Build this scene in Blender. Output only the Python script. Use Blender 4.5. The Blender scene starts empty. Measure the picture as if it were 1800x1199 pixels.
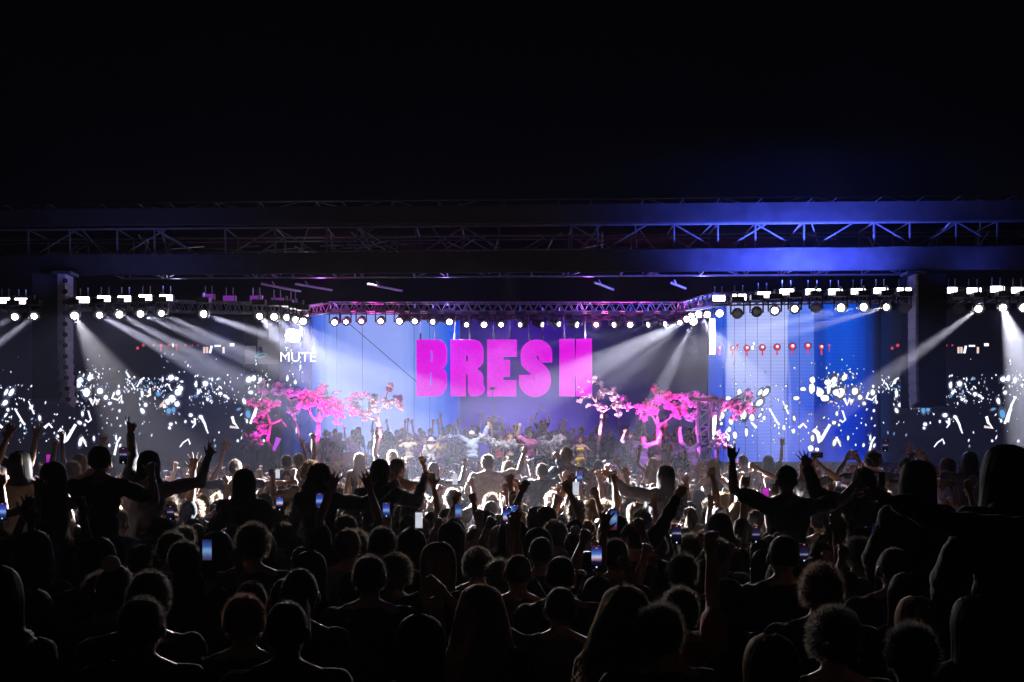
import bpy, bmesh, math, random
import numpy as np
from mathutils import Vector, Matrix, Quaternion

S = bpy.context.scene
C = S.collection
R = math.radians
rnd = random.Random(7)

# ---------------------------------------------------------------- camera, world, exposure
EYE = 2.25          # eye height: the photographer stands a little above the heads
V = Vector
F = 1750.0          # focal length in photo pixels (1800 wide), 35 mm lens
HZ = 810.0          # horizon row
cam = bpy.data.cameras.new('camera'); cam_o = bpy.data.objects.new('camera', cam); C.objects.link(cam_o)
cam.lens = 35.0; cam.sensor_width = 36.0; cam.clip_start = 0.1; cam.clip_end = 600
cam_o.location = (0, 0, EYE); cam_o.rotation_euler = (R(90), 0, 0)
cam.shift_y = (HZ - 599.5) / 1800.0
S.camera = cam_o
w = bpy.data.worlds.new('World'); S.world = w; w.use_nodes = True
bg = w.node_tree.nodes['Background']; bg.inputs[0].default_value = (0.25, 0.35, 0.9, 1); bg.inputs[1].default_value = 0.0012
S.view_settings.view_transform = 'Standard'; S.view_settings.look = 'None'
S.view_settings.exposure = 0.0; S.view_settings.gamma = 1.0
cy = S.cycles
cy.max_bounces = 4; cy.diffuse_bounces = 2; cy.glossy_bounces = 2; cy.transmission_bounces = 3
cy.volume_bounces = 0; cy.transparent_max_bounces = 6
cy.sample_clamp_indirect = 3.0; cy.caustics_reflective = False; cy.caustics_refractive = False

def at(px, py, Y):
    """point of the place seen at photo pixel (px, py) when it stands Y metres away"""
    return Vector(((px - 900.0) / F * Y, Y, EYE + (HZ - py) / F * Y))
def mpp(Y): return Y / F

# ---------------------------------------------------------------- materials
MATS = {}
def mat(name, col, rough=0.7, metal=0.0, noise=0.0, nscale=8.0, spec=0.5, sheen=0.0, bump=0.0, trans=0.0):
    if name in MATS: return MATS[name]
    m = bpy.data.materials.new(name); m.use_nodes = True; nt = m.node_tree
    p = nt.nodes['Principled BSDF']
    p.inputs['Base Color'].default_value = (*col, 1); p.inputs['Roughness'].default_value = rough
    p.inputs['Metallic'].default_value = metal; p.inputs['Specular IOR Level'].default_value = spec
    if sheen: p.inputs['Sheen Weight'].default_value = sheen
    if noise or bump:
        tc = nt.nodes.new('ShaderNodeTexCoord'); n = nt.nodes.new('ShaderNodeTexNoise')
        n.inputs['Scale'].default_value = nscale; n.inputs['Detail'].default_value = 4
        nt.links.new(tc.outputs['Object'], n.inputs['Vector'])
        if noise:
            r = nt.nodes.new('ShaderNodeValToRGB')
            r.color_ramp.elements[0].position = 0.3; r.color_ramp.elements[1].position = 0.7
            r.color_ramp.elements[0].color = (*[c * (1 - noise) for c in col], 1)
            r.color_ramp.elements[1].color = (*[min(1, c * (1 + noise)) for c in col], 1)
            nt.links.new(n.outputs['Fac'], r.inputs['Fac']); nt.links.new(r.outputs['Color'], p.inputs['Base Color'])
        if bump:
            b = nt.nodes.new('ShaderNodeBump'); b.inputs['Strength'].default_value = bump; b.inputs['Distance'].default_value = 0.02
            nt.links.new(n.outputs['Fac'], b.inputs['Height']); nt.links.new(b.outputs['Normal'], p.inputs['Normal'])
    if trans:
        t = nt.nodes.new('ShaderNodeBsdfTranslucent'); t.inputs[0].default_value = (*([min(1, c * 1.1 + k) for c, k in zip(col, (.30, .26, .20))] if name.startswith('hair') else [min(1, c * 1.6 + .02) for c in col]), 1)
        mx = nt.nodes.new('ShaderNodeMixShader'); mx.inputs[0].default_value = trans
        nt.links.new(p.outputs[0], mx.inputs[1]); nt.links.new(t.outputs[0], mx.inputs[2])
        nt.links.new(mx.outputs[0], nt.nodes['Material Output'].inputs['Surface'])
    MATS[name] = m
    return m
def emat(name, col, s, sample=False):
    if name in MATS: return MATS[name]
    m = bpy.data.materials.new(name); m.use_nodes = True; nt = m.node_tree
    nt.nodes.remove(nt.nodes['Principled BSDF'])
    e = nt.nodes.new('ShaderNodeEmission'); e.inputs[0].default_value = (*col, 1); e.inputs[1].default_value = s
    nt.links.new(e.outputs[0], nt.nodes['Material Output'].inputs['Surface'])
    if not sample: m.cycles.emission_sampling = 'NONE'
    MATS[name] = m
    return m

# ---------------------------------------------------------------- mesh helpers
class MB:
    def __init__(s): s.v = []; s.f = []; s.mi = []; s.cur = 0
    def add(s, vs, fs):
        o = len(s.v); s.v.extend([tuple(p) for p in vs])
        for f in fs: s.f.append(tuple(i + o for i in f)); s.mi.append(s.cur)
        return s
    def box(s, c, d, rot=None):
        x, y, z = d[0] / 2, d[1] / 2, d[2] / 2
        vs = [Vector(p) for p in ((-x,-y,-z),(x,-y,-z),(x,y,-z),(-x,y,-z),(-x,-y,z),(x,-y,z),(x,y,z),(-x,y,z))]
        if rot is not None: vs = [rot @ p for p in vs]
        c = Vector(c); return s.add([p + c for p in vs], [(0,3,2,1),(4,5,6,7),(0,1,5,4),(1,2,6,5),(2,3,7,6),(3,0,4,7)])
    def tube(s, a, b, r, r2=None, n=6, caps=True):
        a = Vector(a); b = Vector(b); r2 = r if r2 is None else r2
        d = (b - a)
        if d.length < 1e-6: return s
        q = d.to_track_quat('Z', 'Y'); vs = []
        for p, rr in ((a, r), (b, r2)):
            for k in range(n):
                t = 2 * math.pi * k / n; vs.append(p + q @ Vector((rr * math.cos(t), rr * math.sin(t), 0)))
        fs = [(k, (k + 1) % n, n + (k + 1) % n, n + k) for k in range(n)]
        if caps: fs += [tuple(range(n - 1, -1, -1)), tuple(range(n, 2 * n))]
        return s.add(vs, fs)
    def path(s, pts, radii, n=6):
        for i in range(len(pts) - 1): s.tube(pts[i], pts[i + 1], radii[i], radii[i + 1], n)
        return s
    def disc(s, c, nrm, r, n=10, ry=None):
        q = Vector(nrm).to_track_quat('Z', 'Y'); c = Vector(c); ry = r if ry is None else ry
        vs = [c + q @ Vector((r * math.cos(2 * math.pi * k / n), ry * math.sin(2 * math.pi * k / n), 0)) for k in range(n)]
        return s.add(vs, [tuple(range(n))])
    def ell(s, c, r, n=10, m=6, rot=None):
        vs = [Vector((0, 0, r[2]))]
        for i in range(1, m):
            p = math.pi * i / m
            for k in range(n):
                t = 2 * math.pi * k / n
                vs.append(Vector((r[0] * math.sin(p) * math.cos(t), r[1] * math.sin(p) * math.sin(t), r[2] * math.cos(p))))
        vs.append(Vector((0, 0, -r[2])))
        fs = [(0, 1 + k, 1 + (k + 1) % n) for k in range(n)]
        for i in range(m - 2):
            a = 1 + i * n; b = a + n
            fs += [(a + k, b + k, b + (k + 1) % n, a + (k + 1) % n) for k in range(n)]
        l = 1 + (m - 2) * n; e = len(vs) - 1
        fs += [(e, l + (k + 1) % n, l + k) for k in range(n)]
        if rot is not None: vs = [rot @ p for p in vs]
        c = Vector(c); return s.add([p + c for p in vs], fs)
    def mesh(s, name, mats, smooth=False):
        me = bpy.data.meshes.new(name); me.from_pydata(s.v, [], s.f)
        for m in (mats if isinstance(mats, (list, tuple)) else [mats]): me.materials.append(m)
        if any(s.mi): me.polygons.foreach_set('material_index', s.mi)
        if smooth: me.polygons.foreach_set('use_smooth', [True] * len(me.polygons))
        me.update(); return me
    def build(s, name, mats, parent=None, smooth=False, **kw):
        return link(name, s.mesh(name, mats, smooth), parent, **kw)
def link(name, me, parent=None, loc=None, rot=None, **kw):
    o = bpy.data.objects.new(name, me); C.objects.link(o)
    if parent is not None: o.parent = parent
    if loc is not None: o.location = loc
    if rot is not None: o.rotation_euler = rot
    if kw: tag(o, **kw)
    return o
def tag(o, label=None, cat=None, group=None, kind=None):
    if label: o['label'] = label
    if cat: o['category'] = cat
    if group: o['group'] = group
    if kind: o['kind'] = kind
    return o
def empty(name, loc=(0, 0, 0), rz=0, **kw):
    return link(name, None, None, loc, (0, 0, rz), **kw)
def off(o, p):
    """vertex list helper: builders work in world space, children keep their parent's origin"""
    return Vector(p) - Vector(o.location)
# ---------------------------------------------------------------- lights that the lamps give off
def spot(pos, target, power, deg, col=(1, .97, 1), blend=0.3, size=0.06, parent=None, name='spot_beam'):
    l = bpy.data.lights.new(name, 'SPOT'); l.energy = power; l.spot_size = R(deg); l.spot_blend = blend
    l.color = col; l.shadow_soft_size = size
    o = bpy.data.objects.new(name, l); C.objects.link(o)
    d = Vector(target) - Vector(pos)
    q = d.to_track_quat('-Z', 'Y')
    if parent is not None:
        o.parent = parent; o.matrix_parent_inverse = Matrix.Identity(4)
        o.location = Vector(pos) - parent.location
    else: o.location = pos
    o.rotation_mode = 'QUATERNION'; o.rotation_quaternion = q
    return o

M_black = mat('black_metal', (.02, .02, .022), .45, .0, spec=.4)
M_scrim = mat('black_scrim', (.009, .009, .011), .95, spec=.12, noise=.3, nscale=3)
M_alu = mat('aluminium', (.26, .26, .28), .4, .8, noise=.15, nscale=5)
M_steel = mat('scaffold_steel', (.07, .07, .075), .5, .5, noise=.25, nscale=6)
E_lamp = emat('lamp_white', (1, .97, 1), 26)
E_bar = emat('bar_white', (.93, .88, 1), 16)
E_barp = emat('bar_purple', (.45, .07, .75), .35)

# ground
ground = MB().add([(-90, -20, 0), (90, -20, 0), (90, 90, 0), (-90, 90, 0)], [(0, 1, 2, 3)]).build(
    'ground', mat('dark_ground', (.05, .045, .04), .9, noise=.4, nscale=2), kind='structure')
sb = MB(); sb.box((0.2, 36.2, .69), (36, 11.4, 1.38))
stage = sb.build('stage_deck', mat('stage_black', (.02, .02, .022), .6, noise=.3), label='black stage platform carrying the trees and performers', cat='stage')

# moving head lamps ---------------------------------------------------------------------
def moving_head(px, py, Y, aim, lit=True, power=0, deg=6, col=(1, .97, 1), label='', group=None, r=.105, hang=True):
    p = at(px, py, Y); t = Vector(aim) if not isinstance(aim, tuple) or len(aim) == 3 and isinstance(aim, Vector) else at(*aim)
    d = (t - p).normalized()
    e = empty('moving_head_lamp', p)
    tag(e, label, 'stage lamp', group)
    q = d.to_track_quat('Z', 'Y')
    b = MB(); b.tube(-d * .30, -d * .02, .11, .15, 10); b.tube(-d * .36, -d * .30, .07, .11, 10); b.build('housing', M_black, e)
    b = MB(); b.box((0, 0, .36), (.34, .24, .14)); b.build('base', M_black, e)
    b = MB()
    for sx in (-1, 1): b.tube((sx * .17, 0, .30), (sx * .17, 0, -.02), .022, n=5); b.tube((sx * .17, 0, -.02), -d * .16, .02, n=5)
    b.build('yoke', M_black, e)
    if hang:
        b = MB(); b.tube((0, 0, .42), (0, 0, .56), .03, n=5); b.build('clamp', M_alu, e)
    b = MB(); b.disc(d * .004, d, r * rnd.uniform(.72, 1.05) if lit else r * .8, 14); b.build('lens', E_lamp if lit else mat('dark_glass', (.05, .06, .09), .08, spec=1), e)
    if power:
        spot(p + d * .03, t, power, deg, col, parent=e)
    return e
Q = 1.0
# left wing beams
LW = 26.3
def beam_aim(px, py, Y): return (px, py, Y)
for i, (px, py, tx, ty, dY, pw, dg, lab) in enumerate([
    (26, 557, -60, 600, 1, 15000, 5, 'lit stage lamp left of the left speaker hang, nearest the edge'),
    (60, 556, -40, 632, 0, 70000, 4, 'stage lamp partly behind the left speaker hang, beam to the left'),
    (131, 555, 225, 720, 1, 42000, 12, 'lit stage lamp just right of the left speaker hang, wide warm beam'),
    (175, 554, 262, 600, 1, 150000, 3.0, 'second lit lamp right of the left speaker hang, thin beam'),
    (210, 553, 330, 615, 1, 150000, 3.0, 'third lit lamp right of the left speaker hang, thin beam'),
    (247, 552, 340, 590, 1, 110000, 3.0, 'fourth lit lamp right of the left speaker hang, faint beam'),
    (284, 551, 440, 622, 1, 150000, 3.0, 'fifth lit lamp right of the left speaker hang, long beam'),
    (358, 552, 500, 600, 1, 240000, 3.2, 'lone lit lamp in the dark middle of the left rig'),
    (456, 556, 540, 640, 1, 40000, 8, 'leftmost lamp of the bright left corner cluster'),
    (482, 557, 590, 650, 1, 30000, 8, 'second lamp of the bright left corner cluster'),
    (504, 558, 620, 640, 1, 30000, 8, 'third lamp of the bright left corner cluster'),
    (520, 562, 600, 690, 1, 50000, 8, 'fourth lamp of the bright left corner cluster'),
    (533, 565, 640, 700, 1, 0, 10, 'small lit lamp at the left end of the centre truss')]):
    moving_head(px, py, LW, (tx, ty, LW - (5 if i == 2 or i > 7 else 3.2)), True, pw * Q * (2.6 if i == 2 else 5.6), dg, (1, .95, .9) if i == 2 else (.9, .9, 1), lab, 'lamps of the left rig', r=.095)
# flood in the left corner
p = at(515, 590, 31.5)
fl = empty('flood_lamp', p, label='blinding white flood lamp at the left corner of the stage', cat='flood lamp')
MB().box((0, .12, 0), (.5, .2, .42)).build('housing', M_black, fl)
MB().ell((0, -.02, 0), (.24, .10, .2), 20, 12).build('lens', emat('flood_white', (1, .98, .95), 60, True), fl)
spot(p + Vector((0, -.05, 0)), at(430, 604, 28), 50000 * Q, 14, (1, .97, .92), parent=fl)
spot(p + Vector((0, -.05, 0)), at(575, 650, 28), 40000 * Q, 9, (1, .97, .95), parent=fl)
spot(p + Vector((0, -.05, 0)), at(620, 622, 28), 30000 * Q, 9, (.95, .95, 1), parent=fl)
spot(p + Vector((0, -.05, 0)), at(560, 860, 11), 5000 * Q, 34, (1, .96, .9), parent=fl, size=.3, blend=.8)
# centre row
cx = [(588, 567), (608, 566), (635, 565), (669, 565), (702, 565), (729, 565), (761, 566), (790, 566), (820, 571), (851, 571), (881, 571), (914, 571), (954, 571), (983, 570), (1015, 571), (1048, 571), (1079, 571), (1108, 571), (1139, 571), (1169, 570), (1195, 567)]
caim = {11: (840, 586, 900), 12: (1075, 596, 1500), 13: (1060, 592, 900), 14: (1120, 592, 600), 16: (980, 600, 1200), 18: (960, 640, 1500), 19: (1000, 600, 2500)}
nth = ['first', 'second', 'third', 'fourth', 'fifth', 'sixth', 'seventh', 'eighth', 'ninth', 'tenth', 'eleventh', 'twelfth', 'thirteenth', 'fourteenth', 'fifteenth', 'sixteenth', 'seventeenth', 'eighteenth', 'nineteenth', 'twentieth', 'last']
for i, (px, py) in enumerate(cx):
    a = caim.get(i)
    moving_head(px, py, 33.0, (a[0], a[1], 32) if a else (px + (10 if px > 800 else -25), py + 60, 30), True, (a[2] if a else 0) * 90 * Q, 4, (.9, .88, 1),
        '%s lamp from the left in the row hanging from the centre truss' % nth[i], 'lamps hung in a row from the centre truss', r=.085)
for i, (px, py, tx, ty, pw, dg) in enumerate([(1207, 561, 1000, 668, 170000, 8), (1215, 556, 1075, 672, 110000, 6), (1219, 565, 1168, 672, 90000, 4), (1228, 553, 1300, 650, 70000, 8), (1243, 553, 1240, 640, 0, 8), (1265, 551, 1330, 600, 0, 8)]):
    moving_head(px, py, 32.0, (tx, ty, 26.5), True, pw * Q * 4.4, dg, (.95, .93, 1), '%s lamp from the left in the bright right corner cluster' % nth[i], 'lamps of the right corner cluster', r=.12)
# right wing
RW = 26.1
for i, (px, py, tx, ty, pw, dg, lit) in enumerate([(1296, 551, 1285, 570, 0, 5, 0), (1330, 548, 1322, 566, 0, 5, 0), (1362, 546, 1355, 580, 0, 5, 1), (1397, 543, 1390, 575, 0, 5, 1), (1434, 541, 1430, 560, 0, 5, 0),
        (1478, 541, 1380, 566, 50000, 3, 1), (1518, 540, 1380, 570, 70000, 3, 1), (1558, 540, 1390, 585, 110000, 3.4, 1), (1590, 541, 1585, 560, 0, 5, 0),
        (1684, 543, 1680, 565, 0, 5, 0), (1720, 543, 1530, 680, 110000, 3.6, 1), (1763, 541, 1815, 690, 100000, 11, 1), (1800, 541, 1850, 600, 0, 5, 1)]):
    moving_head(px, py, RW, (tx, ty, RW - (5 if i > 8 else 3)), bool(lit), pw * Q * 4.6, dg, (.95, .94, 1),
        '%s lamp from the left under the right rig, %s' % (nth[i], 'lit' if lit else 'unlit'), 'lamps under the right rig', r=.095)
# LED wash bars
for i, (px, py, w_) in enumerate([(6, 528, 20), (36, 529, 21), (145, 527, 22), (182, 525, 22), (218, 525, 22), (255, 523, 22), (291, 523, 22),
        (1264, 524, 21), (1300, 522, 24), (1342, 518, 25), (1384, 513, 25), (1430, 513, 26), (1469, 513, 24), (1509, 512, 24), (1549, 511, 24), (1590, 511, 24), (1676, 510, 19), (1713, 511, 24), (1754, 508, 24), (1791, 510, 24),
        (402, 524, 20), (449, 524, 20), (486, 528, 19), (514, 531, 13), (365, 521, 20)]):
    Y = 26.2 if i < 20 else 29.0; p = at(px, py, Y); W = w_ * mpp(Y)
    e = empty('wash_bar', p)
    lit = i < 20; left = i < 7
    lab = ('%s white LED wash bar from the left on the left rig' % nth[i]) if i < 7 else ('%s white LED wash bar from the left on the right rig' % nth[i - 7]) if i < 20 else ('%s dim purple LED bar in the dark part of the left rig' % nth[i - 20])
    tag(e, lab, 'light bar', 'white LED wash bars' if lit else 'dim purple LED bars')
    MB().box((0, .09, 0), (W + .04, .12, .17)).build('housing', M_black, e)
    b = MB()
    for k in range(2):
        for j in range(6): b.box((-W / 2 + (j + .5) * W / 6, .02, .038 - .076 * k), (W / 6 - .006, .02, .066))
    b.build('lens', E_bar if lit else E_barp, e)
    for sx in (-.3, .3): MB().tube((sx * W, .1, .08), (sx * W, .1, .32), .015, n=5).build('bracket', M_alu, e)
# wide washes: what the bars and lamps throw over the crowd
for (px, py, Y, tx, ty, pw, dg, col) in [
    (200, 535, 26.2, -4.8, 17, 2600, 24, (.80, .80, 1)),
    (1430, 530, 26.1, 5.6, 17, 2600, 24, (.7, .72, 1)),
    (530, 566, 32.0, -3.8, 20.5, 28000, 24, (1, .95, .9)),
    (1225, 560, 31.5, 3.8, 20.5, 28000, 24, (1, .95, .9)),
    (890, 568, 32.6, 0, 20.5, 20000, 27, (.9, .92, 1)),
    (700, 566, 32.8, -3.0, 25, 12000, 38, (.66, .6, 1)),
    (1100, 566, 32.8, 3.0, 25, 12000, 38, (.66, .6, 1)),
    (560, 566, 32.0, -1.6, 7.5, 2000, 18, (.95, .92, 1)),
    (1215, 560, 31.5, 1.6, 7.5, 2000, 18, (.95, .92, 1)),
    (545, 566, 32.0, -3.0, 14, 12000, 13, (1, .93, .82)),
    (1222, 560, 31.5, 3.0, 14, 12000, 13, (1, .93, .82)),
    (890, 568, 32.6, 0, 14, 10000, 13, (1, .95, .88)),
    (240, 535, 26.2, -6.5, 12, 1500, 24, (.9, .9, 1)),
    (400, 548, 29.3, -7.5, 23, 14000, 44, (.3, .36, 1)),
    (800, 566, 32.8, -1.5, 28, 15000, 50, (.32, .35, 1)),
    (1330, 535, 26.4, 7.5, 22, 2500, 50, (.2, .3, 1)),
    (1730, 530, 26.1, 9.5, 15, 1500, 22, (.75, .75, 1)),
    (20, 535, 26.2, -9.5, 15, 1500, 22, (.75, .75, 1))]:
    spot(at(px, py, Y), (tx, ty, 1.4), pw * Q * 1.3, dg, col, blend=.8, size=.35, name='wash_light')
def glow(px, py, Y, pw, col, r=.12, deg=36, dn=6.2):  # extra tinted spot added at a lamp to raise its halo
    p = at(px, py, Y); spot(p, p + V((0, -10, -dn)), pw * 2.6, deg, col, blend=.6, size=r, name='added_halo')
for (px, py, pw, col) in [(1264, 530, 700, (.5, .5, 1)), (1342, 526, 1500, (.42, .38, 1)), (1407, 522, 2600, (.35, .36, 1)), (1469, 521, 1700, (.25, .35, 1)), (1549, 519, 900, (.25, .38, 1)),
        (155, 533, 900, (.6, .6, 1)), (218, 533, 900, (.55, .55, 1)), (285, 531, 800, (.55, .55, 1)), (356, 548, 350, (.75, .75, 1)), (1735, 520, 700, (.55, .55, 1)), (30, 538, 450, (.6, .6, 1))]:
    glow(px, py, 26.0, pw, col)
    p = at(px, py - 36, 25.8)                       # added spot, imitates the lamps' bloom on the roof front
    spot(p, p + V((0, .55, 1.0)), (pw * 2.2 if px > 1260 else pw * .12) * (.15 if px > 1700 else 1), 150, (.07, .11, 1) if px > 1260 else (.2, .22, 1), blend=.9, size=.1, name='added_roof_bloom')
for (px, py, pw, col) in [(482, 556, 900, (.9, .9, 1)), (515, 583, 2600, (1, .96, .93)), (1222, 556, 2000, (1, .96, 1)), (954, 571, 250, (.85, .8, 1)), (1048, 571, 250, (.85, .8, 1)), (1140, 571, 300, (.85, .8, 1)), (850, 571, 120, (.85, .8, 1)), (640, 568, 120, (.7, .8, 1))]:
    glow(px, py, 31.2 if px < 600 or px > 1200 else 32.8, pw, col)
# ---------------------------------------------------------------- front roof structure, slightly nearer on the right
def Yt(px): return 27.0 * (1.0 - 0.017 * (px - 900) / 900.0)
def roof(px, py, dy=0.0):
    Y = Yt(px); return at(px, py, Y) + Vector((0, dy, 0))
def fascia(name, rows, th, m, **kw):
    """scrim hung along the front: rows = [(px, top, bottom)] with a little sag"""
    b = MB(); vs = []; n = len(rows)
    for (px, t, bt) in rows:
        vs += [roof(px, t), roof(px, bt), roof(px, bt, th), roof(px, t, th)]
    fs = []
    for i in range(n - 1):
        a = i * 4; c = a + 4
        for k in range(4): fs.append((a + k, a + (k + 1) % 4, c + (k + 1) % 4, c + k))
    fs += [(3, 2, 1, 0), tuple(range(n * 4 - 4, n * 4))]
    b.add(vs, fs); return b.build(name, m, **kw)
r2 = random.Random(3)
xs = list(range(-60, 1861, 48))
fascia('roof_banner', [(x, 366 - .009 * x + 2, 397 - .006 * x + r2.uniform(-.8, .8)) for x in xs], .12, M_scrim, label='upper black scrim band along the front of the roof', cat='scrim')
fascia('roof_banner', [(x, 449 - .0095 * x + r2.uniform(-.8, .8), 484 - .0062 * x) for x in xs], .12, M_scrim, label='lower black scrim band hanging across the front above the lamps', cat='scrim')
M_paint = mat('galvanised_tube', (.3, .3, .32), .35, .5)
def girder(name, x0, x1, t, bt, dY, nb, label, mt=M_steel, seed=1, rad=.028, slope=-.009, dense=True):
    e = empty(name, roof((x0 + x1) / 2, bt, dY), label=label, cat='truss'); o = e.location; g = random.Random(seed)
    L = lambda x, y, d=0: roof(x, y + slope * x, dY + d) - o
    b = MB()
    for d in (0, 1.2):
        for y in (t, bt):
            b.tube(L(x0, y, d), L(x1, y, d), rad * 1.1, n=5)
    if dense:
        for y in (t * .7 + bt * .3, t * .35 + bt * .65): b.tube(L(x0, y, .6), L(x1, y + g.uniform(-3, 3), .6), rad * .8, n=5)
    b.build('chord', mt, e)
    st = (x1 - x0) / nb; b = MB(); c = MB()
    for i in range(nb + 1):
        x = x0 + (i + (g.uniform(-.3, .3) if 0 < i < nb else 0)) * st
        for d in (0, 1.2): MB().tube(L(x, t, d), L(x, bt, d), rad, n=5).build('upright', mt, e)
        if i < nb:
            for d in (0, 1.2):
                if g.random() < .8: c.tube(L(x, bt if i % 2 else t, d), L(x + st, t if i % 2 else bt, d), rad * .8, n=5)
            if dense and g.random() < .7: c.tube(L(x + g.uniform(0, st), t, 0), L(x + g.uniform(0, st), bt, 1.2), rad * .7, n=5)
            c.tube(L(x, bt, 0), L(x, bt, 1.2), rad * .7, n=5); c.tube(L(x, t, 0), L(x, t, 1.2), rad * .7, n=5)
    c.build('brace', mt, e)
    if dense:
        for k in range(34):
            x = g.uniform(x0 + 80, x1 - 80); w_ = g.choice([g.uniform(-12, 12), g.uniform(20, 60), g.uniform(-60, -20), g.uniform(60, 130)]); ya, yb = g.uniform(t, t + 20), g.uniform(bt - 20, bt)
            if abs(w_) > 58: ya = g.uniform(t, bt); yb = ya + g.uniform(-10, 10)
            MB().tube(L(x, ya, g.uniform(0, 1.2)), L(x + w_, yb, g.uniform(0, 1.2)), g.uniform(.012, .026), n=5).build('brace', g.choice([mt, M_alu, M_paint]), e)
    return e
girder('roof_girder', -70, 1870, 400, 452, .3, 22, 'long scaffold girder of uprights and braces between the two black bands', seed=5)
girder('roof_girder', -70, 1870, 350, 370, .5, 26, 'narrow girder along the very top edge of the roof', rad=.022, seed=8, dense=False)
girder('roof_girder', 100, 1700, 408, 436, 3.4, 19, 'second scaffold girder further back inside the roof', seed=11, slope=-.006, rad=.03)
M_lit_tube = mat('lilac_lit_tube', (.75, .55, .85), .3)
# sloping roof tubes below the lower band, lilac light put into their colour
for (x0, y0, x1, y1, lab) in [(436, 482, 528, 512, 'leftmost lilac-lit roof tube sloping down below the lower band'), (499, 482, 583, 510, 'second lilac-lit roof tube from the left below the lower band'), (632, 482, 706, 511, 'lilac-lit roof tube sloping down left of the letters'),
        (1053, 479, 1078, 509, 'short pink-lit tube sloping down right of the middle'), (1196, 480, 1205, 507, 'short steep pink-lit tube near the right corner')]:
    a = roof(x0, y0, 1.5); b_ = at(x1, y1, 30.5)
    m_ = MB().tube((0, 0, 0), b_ - a, .034, n=6)
    m_.tube((b_ - a) * .30 + Vector((-.05, 0, .14)), (b_ - a) * .33 + Vector((.02, 0, -.02)), .02, n=5)
    m_.build('roof_tube', M_lit_tube, loc=a, label=lab, cat='roof tube')
# rear roof sheet: keeps the sky out over the stage
MB().add([at(-150, 460, 38.5), at(1950, 460, 38.5), roof(1900, 350, 1), roof(-100, 350, 1)], [(0, 1, 2, 3)]).build('roof_sheet', mat('roof_black', (.002, .002, .002), 1, spec=0), label='black roof sheet over the stage', cat='roof')
# centre box truss with swagged drape --------------------------------------------------
def box_truss(name, p0, p1, h, n, label, m=M_alu, rad=.025, depth=.4):
    p0 = Vector(p0); p1 = Vector(p1); e = empty(name, p0, label=label, cat='truss', group='lighting trusses')
    d = p1 - p0; side = Vector((-d.y, d.x, 0)).normalized() * depth
    up = Vector((0, 0, h)); b = MB()
    for s_ in (Vector(), side):
        for u in (Vector(), up): b.tube(s_ + u, d + s_ + u, rad, n=6)
    b.build('chord', m, e); b = MB()
    for i in range(n):
        a = d * (i / n); c = d * ((i + .5) / n); f = d * ((i + 1) / n)
        for s_ in (Vector(), side): b.tube(a + s_, c + s_ + up, rad * .6, n=5); b.tube(c + s_ + up, f + s_, rad * .6, n=5)
        b.tube(a, a + side, rad * .6, n=5); b.tube(a + up, a + up + side, rad * .6, n=5)
    b.build('lattice', m, e)
    return e
box_truss('lighting_truss', at(578, 547, 33), at(1190, 547, 33), .30, 34, 'long centre lighting truss above the letters')
box_truss('lighting_truss', at(122, 541, 26.5), at(300, 540, 26.5), .26, 12, 'left wing lighting truss above the row of lamps', depth=.5)
box_truss('lighting_truss', at(300, 546, 29.3), at(525, 550, 31.4), .3, 14, 'left inner lighting truss with the dim purple bars')
box_truss('lighting_truss', at(1258, 532, 26.5), at(1602, 526, 26.5), .26, 22, 'right wing lighting truss above the row of lamps', depth=.5)
box_truss('lighting_truss', at(-60, 543, 26.5), at(54, 543, 26.5), .32, 8, 'far left lighting truss beyond the speaker hang', depth=.5)
box_truss('lighting_truss', at(1668, 526, 26.5), at(1860, 526, 26.5), .32, 12, 'far right lighting truss beyond the speaker hang', depth=.5)
box_truss('lighting_truss', at(520, 560, 31), at(585, 548, 33), .3, 5, 'short slanting truss joining the left rig to the centre truss')
box_truss('lighting_truss', at(1190, 548, 33), at(1256, 534, 27), .3, 9, 'short slanting truss joining the centre truss to the right rig')
# swag drape behind the centre lamps
g = random.Random(4); vs = []; fs = []; nx, nz = 90, 8
for j in range(nz + 1):
    for i in range(nx + 1):
        px = 700 + (1196 - 700) * i / nx; f = j / nz
        sag = 5 * abs(math.sin((px - 700) / 82 * math.pi)) * f
        py = 545 + (566 - 545) * f - sag * .9 + 1.5
        vs.append(at(px, py, 33.6 + .05 * math.sin(i * 1.7 + j) + .06 * math.sin(f * 20)))
for j in range(nz):
    for i in range(nx): fs.append((j * (nx + 1) + i, j * (nx + 1) + i + 1, (j + 1) * (nx + 1) + i + 1, (j + 1) * (nx + 1) + i))
MB().add(vs, fs).build('swag_drape', mat('drape_black', (.05, .045, .07), .6, sheen=.5), smooth=True, label='dark swagged drape hanging from the centre truss behind the lamps', cat='drape')
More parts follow.
